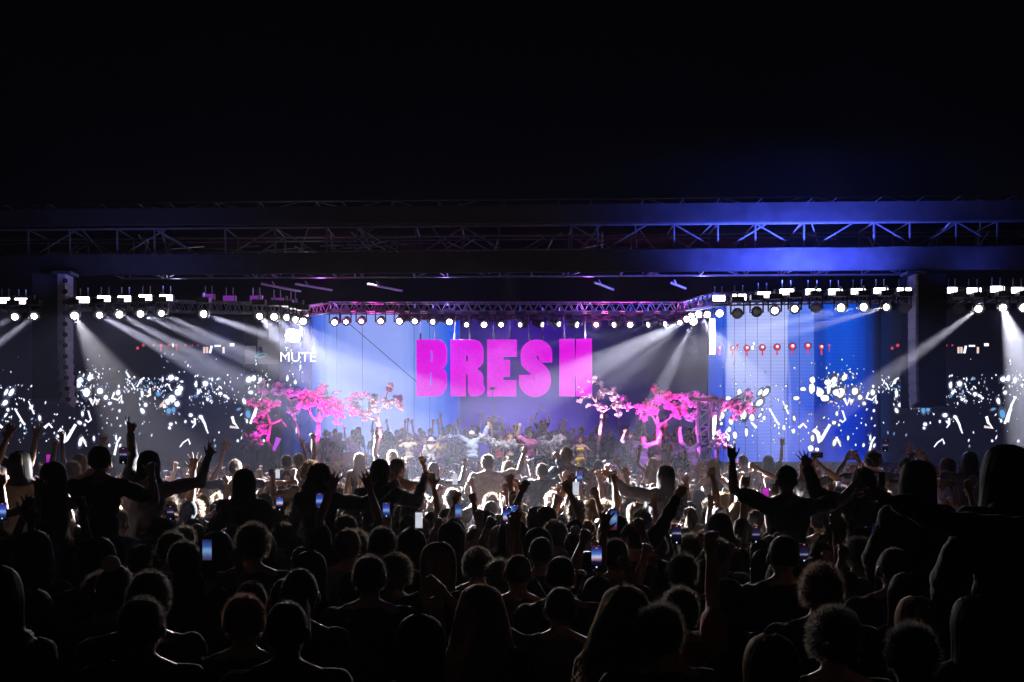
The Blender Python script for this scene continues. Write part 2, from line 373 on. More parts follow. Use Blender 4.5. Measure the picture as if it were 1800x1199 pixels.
# ---------------------------------------------------------------- speaker hangs
def speaker_hang(side):
    L = side < 0
    xo, xi = (55, 108) if L else (1607, 1665)       # black wrapped box
    Y = 26.8
    e = empty('speaker_hang', at((xo + xi) / 2, 480, Y), label='tall black speaker hang on the %s of the stage' % ('left with a curved column of cabinets' if L else 'right with video showing below it'), cat='speaker hang')
    o = e.location
    b = MB(); a = at(xo, 480, Y) - o; c = at(xi, 714 if not L else 700, Y) - o
    b.box(((a.x + c.x) / 2, .5, (a.z + c.z) / 2), (abs(c.x - a.x), .9, abs(a.z - c.z))); b.build('wrap', M_scrim, e)
    # edge column of cabinets
    n = 12; x = 115 if L else 1605
    prev = None
    for k in range(n):
        y0 = 484 + k * 19.0; cu = 0 if k < 7 else (k - 6) ** 2 * .22
        px = x + cu * (1 if L else .3); py = y0 + 9.5
        tilt = 0 if k < 7 else R(3.2 * (k - 6))
        w_ = (13 if L else 4.6) * mpp(Y)
        rot = Matrix.Rotation(tilt * (.5 if L else .1), 3, 'Y') @ Matrix.Rotation(-tilt, 3, 'X')
        cb = MB().box(at(px, py, Y - .25) - o, (w_, .5, 18.2 * mpp(Y)), rot).build('cabinet', mat('cabinet_grey', (.22, .23, .27), .4, noise=.2, nscale=6), e)
        if L:
            q = at(px - .5, py, Y - .51) - o
            MB().box(q, (w_ * .62, .02, .10), rot).build('grille', M_black, cb)
            m2 = MB(); m2.box(q + Vector((0, -.006, 0)), (w_ * .18, .02, .14), rot); m2.build('horn', mat('dark_plastic', (.04, .04, .05), .3), cb)
    b = MB(); b.tube(at(x - (8 if L else -2), 482, Y - .3) - o, at(x - (8 if L else -2), 690, Y - .3) - o, .03, n=6)
    b.build('rigging_pipe', M_alu, e)
    b = MB(); b.box(at(x, 482, Y - .2) - o, (.5, .5, .08)); b.build('rigging_frame', M_black, e)
speaker_hang(-1); speaker_hang(1)
# ---------------------------------------------------------------- LED walls
def ramp_wall(name, px0, px1, py0, py1, Y, stops, label, strength=1.0, vert=None, seams=(), lines=False):
    """flat LED wall showing a picture of drapes: colour stops across its width in (fraction, colour)"""
    a = at(px0, py1, Y); b_ = at(px1, py0, Y)
    e = empty(name, a, label=label, cat='led wall', group='led walls'); W = b_.x - a.x; H = b_.z - a.z
    MB().box((W / 2, .14, H / 2), (W, .2, H)).build('cabinet', M_black, e)
    m = bpy.data.materials.new(name + '_picture'); m.use_nodes = True; nt = m.node_tree; nt.nodes.remove(nt.nodes['Principled BSDF'])
    tc = nt.nodes.new('ShaderNodeTexCoord'); mp = nt.nodes.new('ShaderNodeMapping'); mp.inputs['Scale'].default_value = (1 / W, 1, 1 / H)
    sx = nt.nodes.new('ShaderNodeSeparateXYZ'); L = nt.links
    L.new(tc.outputs['Object'], mp.inputs['Vector']); L.new(mp.outputs[0], sx.inputs[0])
    nz_ = nt.nodes.new('ShaderNodeTexNoise'); nz_.inputs['Scale'].default_value = 2.2; nz_.inputs['Detail'].default_value = 3
    mp2 = nt.nodes.new('ShaderNodeMapping'); mp2.inputs['Scale'].default_value = (2.2, 1, .12); L.new(tc.outputs['Object'], mp2.inputs['Vector']); L.new(mp2.outputs[0], nz_.inputs['Vector'])
    ad = nt.nodes.new('ShaderNodeMath'); ad.operation = 'MULTIPLY_ADD'; ad.inputs[1].default_value = .10; ad.inputs[2].default_value = -.05
    L.new(nz_.outputs['Fac'], ad.inputs[0]); ad2 = nt.nodes.new('ShaderNodeMath'); L.new(ad.outputs[0], ad2.inputs[0]); L.new(sx.outputs[0], ad2.inputs[1])
    rp = nt.nodes.new('ShaderNodeValToRGB'); el = rp.color_ramp.elements
    while len(el) > 1: el.remove(el[-1])
    el[0].position = stops[0][0]; el[0].color = (*stops[0][1], 1)
    for (p_, c_) in stops[1:]:
        q = el.new(p_); q.color = (*c_, 1)
    L.new(ad2.outputs[0], rp.inputs[0]); col = rp.outputs[0]
    if vert:                                             # brightness down the height
        vr = nt.nodes.new('ShaderNodeValToRGB'); ve = vr.color_ramp.elements
        while len(ve) > 1: ve.remove(ve[-1])
        ve[0].position = vert[0][0]; ve[0].color = (*vert[0][1], 1)
        for (p_, c_) in vert[1:]:
            q = ve.new(p_); q.color = (*c_, 1)
        L.new(sx.outputs[2], vr.inputs[0]); mx = nt.nodes.new('ShaderNodeMixRGB'); mx.blend_type = 'MULTIPLY'; mx.inputs[0].default_value = 1
        L.new(col, mx.inputs[1]); L.new(vr.outputs[0], mx.inputs[2]); col = mx.outputs[0]
    if lines:
        wv = nt.nodes.new('ShaderNodeTexWave'); wv.bands_direction = 'Z'; wv.inputs['Scale'].default_value = 2.6; L.new(tc.outputs['Object'], wv.inputs['Vector'])
        mr = nt.nodes.new('ShaderNodeMapRange'); mr.inputs[3].default_value = .9; mr.inputs[4].default_value = 1.06; L.new(wv.outputs['Fac'], mr.inputs[0])
        mx = nt.nodes.new('ShaderNodeMixRGB'); mx.blend_type = 'MULTIPLY'; mx.inputs[0].default_value = 1
        L.new(col, mx.inputs[1]); L.new(mr.outputs[0], mx.inputs[2]); col = mx.outputs[0]
    em = nt.nodes.new('ShaderNodeEmission'); em.inputs[1].default_value = strength; L.new(col, em.inputs[0])
    L.new(em.outputs[0], nt.nodes['Material Output'].inputs['Surface'])
    MB().add([(0, 0, 0), (W, 0, 0), (W, 0, H), (0, 0, H)], [(0, 1, 2, 3)]).build('picture', m, e)
    if seams:
        b = MB()
        for s_ in seams:
            x = (s_ - px0) * mpp(Y); b.box((x, -.008, H / 2), (.012, .01, H * .998))
        b.build('panel_seam', M_black, e)
    return e
BLU = (.0, .045, .62); PAL = (.19, .30, .92); PAL2 = (.27, .38, .98); DRK = (.004, .004, .009)
vgrad = [(0, (.55, .55, .62)), (.35, (.85, .85, .9)), (.75, (1, 1, 1)), (1, (.95, .95, .95))]
led_left = ramp_wall('led_wall', -70, 546, 560, 812, 35.0, [(0, DRK), (.88, DRK), (.915, (.01, .01, .05)), (.94, (.01, .02, .16)), (1, (.01, .04, .45))],
    'wide dark LED wall on the left showing a bright crowd picture', seams=(430, 452, 472, 491, 510, 528), vert=vgrad)
ramp_wall('led_wall', 547, 808, 553, 812, 36.6, [(0, (.01, .06, .55)), (.06, (.08, .18, .8)), (.12, (.18, .28, .84)), (.3, (.28, .37, .92)), (.62, (.29, .38, .92)), (.7, (.2, .3, .85)), (.8, (.13, .24, .8)), (.9, (.04, .13, .7)), (.93, (.0, .06, .62)), (1, (.0, .045, .55))],
    'pale blue lit LED drape picture between the left trees', seams=(570, 592, 637, 728, 755), vert=[(0, (.8, .8, .85)), (.4, (1, 1, 1)), (1, (1, 1, 1))])
ramp_wall('led_wall', 809, 1244, 556, 812, 37.4, [(0, (.02, .015, .11)), (.2, (.04, .01, .20)), (.35, (.035, .01, .19)), (.6, (.012, .008, .055)), (.8, (.010, .008, .03)), (1, (.012, .01, .045))],
    'dark violet LED wall behind the letters', vert=[(0, (.55, .4, 1)), (.15, (1.6, .9, 2.6)), (.35, (1.5, .9, 2.2)), (.6, (1, 1, 1)), (1, (.9, .9, 1.3))])
ramp_wall('led_wall', 1245, 1548, 530, 812, 34.6, [(0, (.03, .08, .5)), (.05, (.02, .09, .68)), (.1, (.02, .1, .7)), (.115, (.34, .41, .88)), (.3, (.4, .46, .92)), (.46, (.36, .43, .9)), (.475, (.1, .19, .76)), (.6, (.08, .17, .74)), (.62, (.0, .05, .48)), (.66, (.0, .035, .34)), (.7, (.0, .07, .62)), (.74, (.0, .06, .55)), (.8, (.0, .07, .6)), (.9, (.0, .04, .42)), (.95, (.003, .015, .12)), (1, DRK)],
    'bright blue LED wall on the right showing red lanterns over a crowd', seams=(1272, 1291, 1310, 1331, 1355, 1379, 1405, 1432), vert=[(0, (.25, .35, .8)), (.3, (.45, .55, .95)), (.6, (1, 1, 1)), (1, (1.15, 1.15, 1.1))], lines=True)
ramp_wall('led_wall', 1549, 1860, 545, 812, 34.8, [(0, (.003, .012, .06)), (.08, DRK), (1, DRK)], 'dark LED wall on the far right showing a bright crowd picture')
# --- picture on the LED walls: over-exposed crowd, the same picture on each wall
E_w = emat('video_white', (.86, .88, 1), 1.5); E_s = emat('video_skin', (1, .72, .62), .9); E_c = emat('video_blue', (.12, .42, .85), .9)
E_r = emat('video_red', (.85, .06, .09), .9); E_d = emat('video_dark', (.0, .006, .05), 1.0); E_t = emat('video_teal', (.05, .45, .35), .9); E_g = emat('beam_lit_grey', (.3, .28, .36), .3); E_h = emat('video_soft', (.3, .36, .6), .18); E_m = emat('video_mid', (.62, .68, 1), .8)
shapes = []
vr = random.Random(12); VSC = .64
def el(x, y, rx, ry, rot=0, m=0): shapes.append(('e', x, y, rx, ry, rot, m))
def ln(pts, w0, w1, m=0): shapes.append(('l', pts, w0, w1, m))
# hand-read shapes in left-wall pixels
for a in [(140, 672, 9, 16, .2), (152, 690, 10, 14, .1), (131, 680, 5, 18, 0), (158, 664, 6, 9, .4), (176, 687, 8, 9, 0), (186, 698, 6, 7, 0), (193, 709, 5, 5, 0), (208, 690, 6, 8, 0), (209, 679, 3, 4, 0), (215, 707, 3, 4, 0), (171, 705, 4, 5, 0),
          (250, 692, 4, 9, 0), (262, 688, 3, 6, .3), (250, 722, 5, 8, -.5), (256, 712, 5, 6, 0), (145, 727, 4, 7, 0), (140, 743, 6, 5, 0), (149, 747, 3, 4, 0), (210, 722, 3, 4, 0), (206, 735, 2, 4, 0), (222, 742, 3, 7, 0),
          (313, 690, 8, 9, 0), (317, 684, 7, 8, 0), (314, 680, 4, 4, 0), (303, 700, 10, 10, .5), (295, 706, 7, 8, 0), (311, 710, 7, 8, 0), (289, 714, 5, 5, 0), (300, 664, 9, 8, .2), (310, 665, 5, 5, 0), (320, 671, 4, 3, 0), (286, 667, 3, 8, 0),
          (345, 676, 4, 9, 0), (361, 674, 7, 8, 0), (349, 690, 4, 7, .5), (373, 667, 2, 5, 0), (388, 692, 6, 5, .4), (396, 696, 6, 4, .4), (401, 700, 4, 3, 0), (365, 702, 4, 5, 0), (370, 705, 2, 4, .5), (437, 667, 8, 7, 0), (446, 665, 6, 8, .2), (458, 668, 5, 8, 0), (441, 690, 6, 5, .2), (429, 705, 5, 9, -.3),
          (300, 746, 5, 5, 0), (298, 752, 4, 4, 0), (335, 730, 6, 6, .3), (353, 733, 6, 5, .3), (339, 742, 3, 5, -.7), (326, 741, 3, 4, 0), (385, 760, 2, 3, 0), (434, 740, 3, 6, 0), (464, 775, 3, 4, 0), (418, 775, 3, 4, 0), (425, 769, 2, 6, .3),
          (165, 770, 3, 7, 0), (141, 778, 5, 12, .2), (204, 770, 3, 9, 0), (178, 782, 2, 4, 0), (192, 783, 3, 5, 0), (211, 783, 3, 6, .4), (102, 770, 5, 9, 0), (94, 740, 2, 3, 0), (70, 735, 4, 7, -.2), (55, 715, 4, 7, .7), (36, 748, 2, 5, .3), (43, 752, 2, 4, 0), (10, 690, 4, 10, .5), (20, 690, 6, 12, .6), (9, 708, 7, 10, .7), (14, 720, 4, 5, 0), (10, 730, 3, 7, .6),
          (-20, 728, 9, 14, 0), (-30, 712, 9, 6, .5), (-12, 705, 8, 5, .4), (-45, 770, 4, 10, 0), (-35, 778, 3, 6, 0), (-60, 735, 3, 9, 0), (-52, 720, 6, 6, 0), (-58, 745, 4, 5, 0), (505, 665, 3, 8, 0), (519, 672, 4, 5, 0), (528, 645, 2, 7, 0), (545, 650, 2, 5, 0), (521, 755, 2, 10, 0), (471, 677, 3, 4, 0)]: el(*a)
for pts, w0, w1 in [([(158, 700), (163, 712), (168, 700)], 5, 3), ([(201, 690), (197, 700), (207, 703), (214, 695), (213, 705)], 4, 3), ([(258, 697), (264, 694), (263, 682)], 4, 3), ([(155, 722), (160, 738), (155, 742), (150, 738)], 3, 3),
        ([(104, 755), (112, 762), (115, 778), (118, 772), (133, 746)], 8, 5), ([(78, 752), (86, 745), (92, 752)], 5, 3), ([(342, 735), (343, 745), (338, 752)], 4, 2), ([(353, 732), (360, 745), (363, 755), (366, 762)], 5, 2), ([(408, 732), (411, 743), (419, 752), (404, 750)], 5, 4), ([(451, 718), (440, 745)], 6, 4), ([(445, 742), (452, 712), (458, 700)], 5, 3),
        ([(26, 718), (40, 742), (44, 747)], 3, 4), ([(316, 786), (322, 778), (331, 772), (334, 780)], 2, 3), ([(201, 800), (206, 778), (212, 768)], 4, 3), ([(144, 768), (152, 785)], 4, 2), ([(50, 705), (60, 728)], 2, 3),
        ([(221, 653), (228, 664)], 2, 4), ([(241, 680), (247, 668), (254, 664)], 2, 3), ([(232, 674), (236, 683)], 2, 2), ([(-6, 742), (4, 752)], 3, 5), ([(-44, 750), (-50, 760), (-44, 768)], 3, 4)]: ln(pts, w0, w1)
el(436, 728, 7, 11, -.3, 2); el(420, 719, 6, 3, -.3, 2); el(297, 722, 6, 8, 0, 2); el(305, 720, 5, 7, 0, 2); el(278, 692, 6, 5, .2, 2); el(386, 666, 3, 3, 0, 2); el(128, 665, 2, 9, .1, 2); el(346, 695, 3, 5, 0, 2)
el(284, 712, 3, 9, .6, 1); el(288, 706, 3, 7, .6, 1); el(170, 708, 4, 4, 0, 1); el(150, 776, 2, 7, -.4, 1); ln([(404, 750), (416, 751)], 3, 3, 1); el(135, 706, 5, 3, 0, 1)
for (cx_, cy_, sx_, sy_, n) in [(155, 675, 22, 22, 60), (250, 680, 26, 14, 50), (300, 690, 22, 22, 30), (370, 690, 30, 18, 46), (450, 675, 25, 18, 26), (200, 720, 60, 30, 16), (340, 740, 80, 30, 16), (90, 745, 60, 30, 22), (20, 740, 30, 30, 20), (-30, 700, 40, 40, 34), (250, 650, 180, 30, 24), (520, 670, 15, 40, 12), (60, 690, 90, 15, 8)]:
    for _ in range(int(n * 1.8)):
        s_ = vr.uniform(.5, 2.0); el(vr.gauss(cx_, sx_ * .8), vr.gauss(cy_, sy_ * .8), s_, s_ * vr.uniform(1, 2.2), vr.uniform(-.9, .9), 0 if vr.random() < .93 else 2)
# red lanterns, lit sign and the flying white shape
for x, rr in [(132, 3.5), (242, 4), (252, 4), (270, 3.2), (283, 3.6), (297, 3.6), (310, 3), (-15, 3.5), (-30, 4), (326, 2.6), (338, 2.6), (348, 2.6)]: el(x, 607 if x != 242 else 612, rr, rr * 1.05, 0, 3); ln([(x, 610), (x, 618)], 1.4, 1.0, 3) if x in (132, 283, -15, -30, 310) else None
el(304, 607, 2.8, 5.5, 0, 0); el(9, 607, 0, 0)
for x in (359, 364, 393): ln([(x, 610), (x, 621)], 4, 4, 1)
ln([(369, 621), (372, 608)], 4, 4, 0); ln([(377, 608), (388, 608)], 3, 3, 0); ln([(404, 606), (412, 606)], 5, 5, 0)
def shape_mesh(off_px, Y, x0, x1, holes=()):
    b = MB()
    for s_ in shapes:
        if s_[0] == 'e':
            _, x, y, rx, ry, rot, m = s_
            x += off_px
            if not (x0 < x < x1) or rx <= 0: continue
            if y > 808 or y < 590: continue
            if m == 0 and max(rx, ry) < 4 and vr.random() < .35: m = 8
            n = 11; jj = [1 + vr.uniform(-.3, .3) for _ in range(n)]; jj = [(jj[k] + jj[k - 1] * .5 + jj[(k + 1) % n] * .5) / 2 for k in range(n)]
            for mm_, f, dd in ((7, 1.1, .002), (m, VSC, .006 + .003 * m)):
                if mm_ == 7 and m in (3, 4): continue
                b.cur = mm_; vs = []
                for k in range(n):
                    t = 2 * math.pi * k / n; j = jj[k] * f; u = rx * math.cos(t) * j; v_ = ry * math.sin(t) * j
                    vs.append(at(min(x1, max(x0, x + u * math.cos(rot) - v_ * math.sin(rot))), y + u * math.sin(rot) + v_ * math.cos(rot), Y - dd))
                b.add(vs, [tuple(range(n - 1, -1, -1))])
        else:
            _, pts, w0, w1, m = s_; pts = [(p[0] + off_px, p[1]) for p in pts]
            if any(not (x0 + 3 < p[0] < x1 - 3) for p in pts): continue
            b.cur = m; L_ = []; R_ = []; n = len(pts)
            for i, p in enumerate(pts):
                a = Vector(pts[max(0, i - 1)]); c = Vector(pts[min(n - 1, i + 1)]); d = (c - a).normalized(); nn = Vector((-d.y, d.x)); ww = (w0 + (w1 - w0) * i / (n - 1)) / 2
                L_.append(at(*(Vector(p) + nn * ww), Y - .004 * (m + 1.5))); R_.append(at(*(Vector(p) - nn * ww), Y - .004 * (m + 1.5)))
            b.add(L_ + R_, [(i, i + 1, n + i + 1, n + i) for i in range(n - 1)])
    b.cur = 0
    return b
VM = [E_w, E_s, E_c, E_r, E_d, E_t, E_g, E_h, E_m]
def wall_by_x(px):
    for o in C.objects:
        if o.get('category') == 'led wall':
            pass
walls = [o for o in C.objects if o.get('category') == 'led wall']
def put(b, wall):
    me = b.mesh('video_figures', VM); o = link('video_figures', me, wall); me.transform(Matrix.Translation(-wall.location)); return o
put(shape_mesh(0, 35.0, -69, 545), walls[0])
b = shape_mesh(1326, 34.6, 1262, 1546)
put(b, walls[3]); put(shape_mesh(1326, 34.8, 1550, 1858), walls[4])
# extra lanterns on the right blue wall, with dark outlines
b = MB()
for x, y, r_ in [(1265, 612, 3), (1288, 612, 4), (1313, 612, 5), (1340, 611, 5.2), (1366, 610, 5.4), (1393, 609, 6), (1420, 608, 5.6), (1444, 610, 4.5)]:
    for k, (f, m, c) in enumerate([(1.25, 4, 0), (1.0, 3, 1), (.45, 0, 2)]):
        b.cur = m; n = 12
        b.add([at(x + r_ * f * math.cos(2 * math.pi * i / n) + (.6 if c == 2 else 0), y - (1 if c == 2 else 0) + r_ * f * .95 * math.sin(2 * math.pi * i / n), 34.6 - .03 - .006 * c) for i in range(n)], [tuple(range(n - 1, -1, -1))])
    b.cur = 3; b.add([at(x - 1.2, y + r_, 34.56), at(x + 1.2, y + r_, 34.56), at(x + 1.6, y + r_ + 9, 34.56), at(x - 1.6, y + r_ + 9, 34.56)], [(3, 2, 1, 0)])
b.cur = 0
for (x, y, rx, ry) in [(1323, 611, 4, 7), (1325, 604, 2.5, 4), (1427, 683, 8, 14), (1441, 690, 10, 12), (1412, 684, 8, 5), (1400, 700, 9, 5), (1455, 672, 9, 8), (1428, 668, 7, 9), (1450, 700, 12, 9), (1470, 690, 9, 8), (1318, 712, 9, 11), (1322, 734, 7, 10), (1300, 690, 6, 9), (1285, 740, 6, 10), (1282, 755, 5, 7), (1292, 765, 6, 9), (1343, 735, 4, 6), (1312, 760, 4, 12), (1378, 752, 4, 7), (1395, 758, 4, 6), (1425, 788, 7, 8), (1436, 790, 5, 5), (1285, 790, 6, 12), (1290, 800, 4, 8), (1270, 730, 5, 9), (1280, 700, 7, 5)]:
    n = 11; b.cur = 4
    for f, m, d in ((1.18, 4, .022), (1.0, 0, .028)):
        b.cur = m; b.add([at(x + .68 * rx * f * math.cos(2 * math.pi * i / n) * vr.uniform(.85, 1.12), y + .68 * ry * f * math.sin(2 * math.pi * i / n) * vr.uniform(.85, 1.12), 34.6 - d) for i in range(n)], [tuple(range(n - 1, -1, -1))])
b.cur = 0
put(b, walls[3])
# left wall: MUTE caption, painted beam-lit patches, dark figure on a teal ring
b = MB(); b.cur = 6  # beam light on the wall, put in as dim glowing grey
for q in [(431, 608, 450, 640), (453, 596, 490, 640)]:
    b.add([at(q[0], q[1], 34.98), at(q[2], q[1], 34.98), at(q[2], q[3], 34.98), at(q[0], q[3], 34.98)], [(3, 2, 1, 0)])
b.cur = 5; n = 16
for i in range(n - 2):
    t0, t1 = [2 * math.pi * (k + 2) / n for k in (i, i + 1)]
    b.add([at(459 + r_ * math.cos(t), 625 + r_ * .34 * math.sin(t) - (r_ * math.cos(t)) * .2, 34.94) for r_, t in ((11, t0), (11, t1), (8.5, t1), (8.5, t0))], [(3, 2, 1, 0)])
b.cur = 4
for (x, y, rx, ry) in [(458, 618, 4, 5), (457, 612, 2, 3), (460, 612, 1.4, 3), (460, 623, 6, 3)]:
    b.add([at(x + rx * math.cos(2 * math.pi * i / 9), y + ry * math.sin(2 * math.pi * i / 9), 34.95) for i in range(9)], [tuple(range(8, -1, -1))])
put(b, walls[0])
def text_obj(body, p, size, m, parent, ext=.01, off_=0.02, name='caption'):
    cu = bpy.data.curves.new(name, 'FONT'); cu.body = body; cu.size = size; cu.extrude = ext; cu.offset = off_; cu.resolution_u = 3
    t = bpy.data.objects.new('tmp', cu); C.objects.link(t); dg = bpy.context.evaluated_depsgraph_get()
    me = bpy.data.meshes.new_from_object(t.evaluated_get(dg)); bpy.data.objects.remove(t); bpy.data.curves.remove(cu)
    me.materials.clear(); me.materials.append(m)
    o = link(name, me, parent, Vector(p) - parent.location, (R(90), 0, 0)); return o
text_obj('MUTE', at(491, 636, 34.93), .50, E_w, walls[0], off_=0)
text_obj('T', at(501, 617, 34.93), .18, E_w, walls[0], off_=0)
# glowing white vertical strips either side of the right corner
for (x, y0, y1, w_, lab, st) in [(1252, 560, 623, 9, 'blazing white vertical strip at the right corner of the stage', 9), (1256, 724, 772, 6, 'short white upright strip beside the truss tower on the right', 4)]:
    p = at(x, (y0 + y1) / 2, 34.2); e = empty('white_strip', p, label=lab, cat='light strip')
    h = (y1 - y0) * mpp(34.2)
    MB().box((0, .05, 0), (w_ * mpp(34.2) + .06, .08, h + .06)).build('housing', M_black, e)
    MB().box((0, 0, 0), (w_ * mpp(34.2), .03, h)).build('lens', emat('strip_white%d' % st, (1, .98, 1), st, True), e)
# ---------------------------------------------------------------- the five hanging letters
def letter(name, loops, label, Y=32.4):
    cu = bpy.data.curves.new('tmpc', 'CURVE'); cu.dimensions = '2D'; cu.fill_mode = 'BOTH'; cu.extrude = .09; cu.bevel_depth = .01
    xs_ = [p[0] for l in loops for p in l]; cx_ = (min(xs_) + max(xs_)) / 2
    o0 = at(cx_, 598, Y)
    for l in loops:
        sp = cu.splines.new('POLY'); sp.points.add(len(l) - 1); sp.use_cyclic_u = True
        for i, (x, y) in enumerate(l):
            q = at(x, y, Y) - o0; sp.points[i].co = (q.x, q.z, 0, 1)
    t = bpy.data.objects.new('tmp', cu); C.objects.link(t); dg = bpy.context.evaluated_depsgraph_get()
    me = bpy.data.meshes.new_from_object(t.evaluated_get(dg)); bpy.data.objects.remove(t); bpy.data.curves.remove(cu)
    me.materials.clear(); me.materials.append(M_letter)
    me.transform(Matrix.Rotation(R(90), 4, 'X'))
    e = empty(name, o0, label=label, cat='letter', group='hanging letters of the name')
    link('face', me, e)
    return e, min(xs_), max(xs_)
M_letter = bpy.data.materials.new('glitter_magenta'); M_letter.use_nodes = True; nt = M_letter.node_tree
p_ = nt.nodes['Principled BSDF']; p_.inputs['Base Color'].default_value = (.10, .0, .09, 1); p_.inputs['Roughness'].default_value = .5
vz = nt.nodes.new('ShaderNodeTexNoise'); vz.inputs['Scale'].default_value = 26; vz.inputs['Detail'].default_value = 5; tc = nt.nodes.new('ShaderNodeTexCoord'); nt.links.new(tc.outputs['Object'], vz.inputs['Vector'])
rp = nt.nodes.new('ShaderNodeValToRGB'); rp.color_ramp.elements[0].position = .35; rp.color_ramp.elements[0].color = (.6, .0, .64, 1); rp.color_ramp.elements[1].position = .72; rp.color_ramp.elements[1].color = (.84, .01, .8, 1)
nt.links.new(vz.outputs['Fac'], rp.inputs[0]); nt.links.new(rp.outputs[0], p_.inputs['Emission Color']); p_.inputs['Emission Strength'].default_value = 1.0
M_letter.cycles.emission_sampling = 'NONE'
def arc(cx_, cy_, rx, ry, a0, a1, n=8): return [(cx_ + rx * math.cos(R(a0 + (a1 - a0) * i / n)), cy_ + ry * math.sin(R(a0 + (a1 - a0) * i / n))) for i in range(n + 1)]
LB = [[(733, 598)] + arc(768, 615, 17, 17, -90, 0) + arc(771, 634, 14, 14, 0, 70, 5) + [(774, 645)] + arc(771, 660, 14, 13, -70, 0, 5) + arc(766, 676, 19, 20, 0, 90) + [(733, 696)],
      [(757, 617), (759, 615.5), (761, 617), (761, 636), (759, 637.5), (757, 636)], [(756, 655), (758, 653.5), (760, 655), (760, 677), (758, 678.5), (756, 677)]]
LR = [[(792.5, 598)] + arc(831, 615, 18, 17, -90, 0) + arc(834, 632, 15, 15, 0, 65, 5) + [(838, 648)] + arc(834, 663, 15, 13, -60, 0, 5) + [(849, 676), (851, 679), (852, 684)] + arc(837, 684, 14, 12, 10, 95, 6) + arc(829, 684, 6, 12, 95, 180, 5) + [(823, 664), (821, 656), (818.5, 655), (818, 696), (792.5, 696)],
      [(818.5, 624), (820, 622), (823, 625), (823.5, 634), (821.5, 637), (818.5, 638)]]
LE = [[(857, 598), (908, 598), (908, 626), (884, 626), (884, 633.5), (896, 633.5), (896, 661.5), (884, 661.5), (884, 669), (907, 669), (907, 696), (857, 696)]]
LS = [arc(943, 622, 27, 24, 180, 270) + arc(943, 622, 27, 24, 270, 360) + [(970, 636), (954, 636.5), (949, 632), (947, 626), (944.5, 623), (942.5, 625), (943, 631), (951, 638), (960, 646), (966, 656), (968, 668)] + arc(941, 671, 27, 26, 0, 90) + arc(941, 671, 28, 26, 90, 180) + [(913, 660), (936, 660), (937.5, 667), (940, 671), (940.5, 666), (937, 660), (926, 650), (917, 641), (916, 630)]]
LH = [[(984, 597), (1009.5, 597), (1010, 637), (1012, 637), (1014, 597), (1039.5, 596), (1040, 696), (1014, 696), (1013, 661), (1011, 659), (1010, 661), (1010, 696), (984, 696)]]
for nm, lp, w_, cab in [('letter_b', LB, 'B, leftmost of the row', (739, 765)), ('letter_r', LR, 'R, between B and E', (798, 826)), ('letter_e', LE, 'E, in the middle of the row', (868, 896)), ('letter_s', LS, 'S, between E and H', (931, 954)), ('letter_h', LH, 'H, rightmost of the row', (993, 1028))]:
    e, x0, x1 = letter('hanging_letter', lp, 'glowing magenta letter ' + w_)
    for x in cab:
        b = MB(); t = at(x + rnd.uniform(-3, 3), 556, 32.9) - e.location; q = at(x, 600, 32.42) - e.location
        b.tube(q, t, .014, n=5); b.build('suspension_cable', M_alu, e); 
        MB().tube(q + (t - q) * .05, q + (t - q) * .3, .03, n=6).build('turnbuckle', M_alu, e)
# thin guy line across the pale drape
a_ = at(615, 570, 33); MB().tube((0, 0, 0), at(733, 672, 32) - a_, .012, n=5).build('guy_line', M_black, loc=a_, label='thin dark cable slanting down across the pale blue drape', cat='cable')
# tall microphone stand with boom in front of the E
a_ = at(867, 800, 31.6); mm = empty('boom_stand', a_, label='thin tall boom stand rising in front of the letter E', cat='stand')
MB().tube((0, 0, -.8), at(866, 688, 31.6) - a_, .012, n=5).build('pole', M_black, mm)
MB().box(at(865, 683, 31.6) - a_, (.14, .12, .09)).build('camera_head', M_black, mm)
MB().tube(at(865, 684, 31.6) - a_, at(872, 682, 31.5) - a_, .02, n=5).build('arm', M_black, mm)
# truss tower at the right corner
e = empty('truss_tower', at(1240, 810, 32.6), label='upright square truss tower beside the pink tree on the right', cat='truss'); b = MB(); h = (810 - 705) * mpp(32.6)
for sx in (-.18, .18):
    for sy in (0, .36): b.tube((sx, sy, -.8), (sx, sy, h), .03, n=6)
b.build('chord', M_alu, e); b = MB()
for k in range(7):
    z0 = h * k / 7; z1 = h * (k + 1) / 7
    for sy in (0, .36): b.tube((-.18, sy, z0), (.18, sy, z1 if k % 2 else z0 + .01), .016, n=5)
    b.tube((-.18, 0, z0), (.18, 0, z1), .016, n=5)
b.build('lattice', M_alu, e); MB().box((0, .18, h + .06), (.8, .5, .08)).build('top_plate', M_black, e)
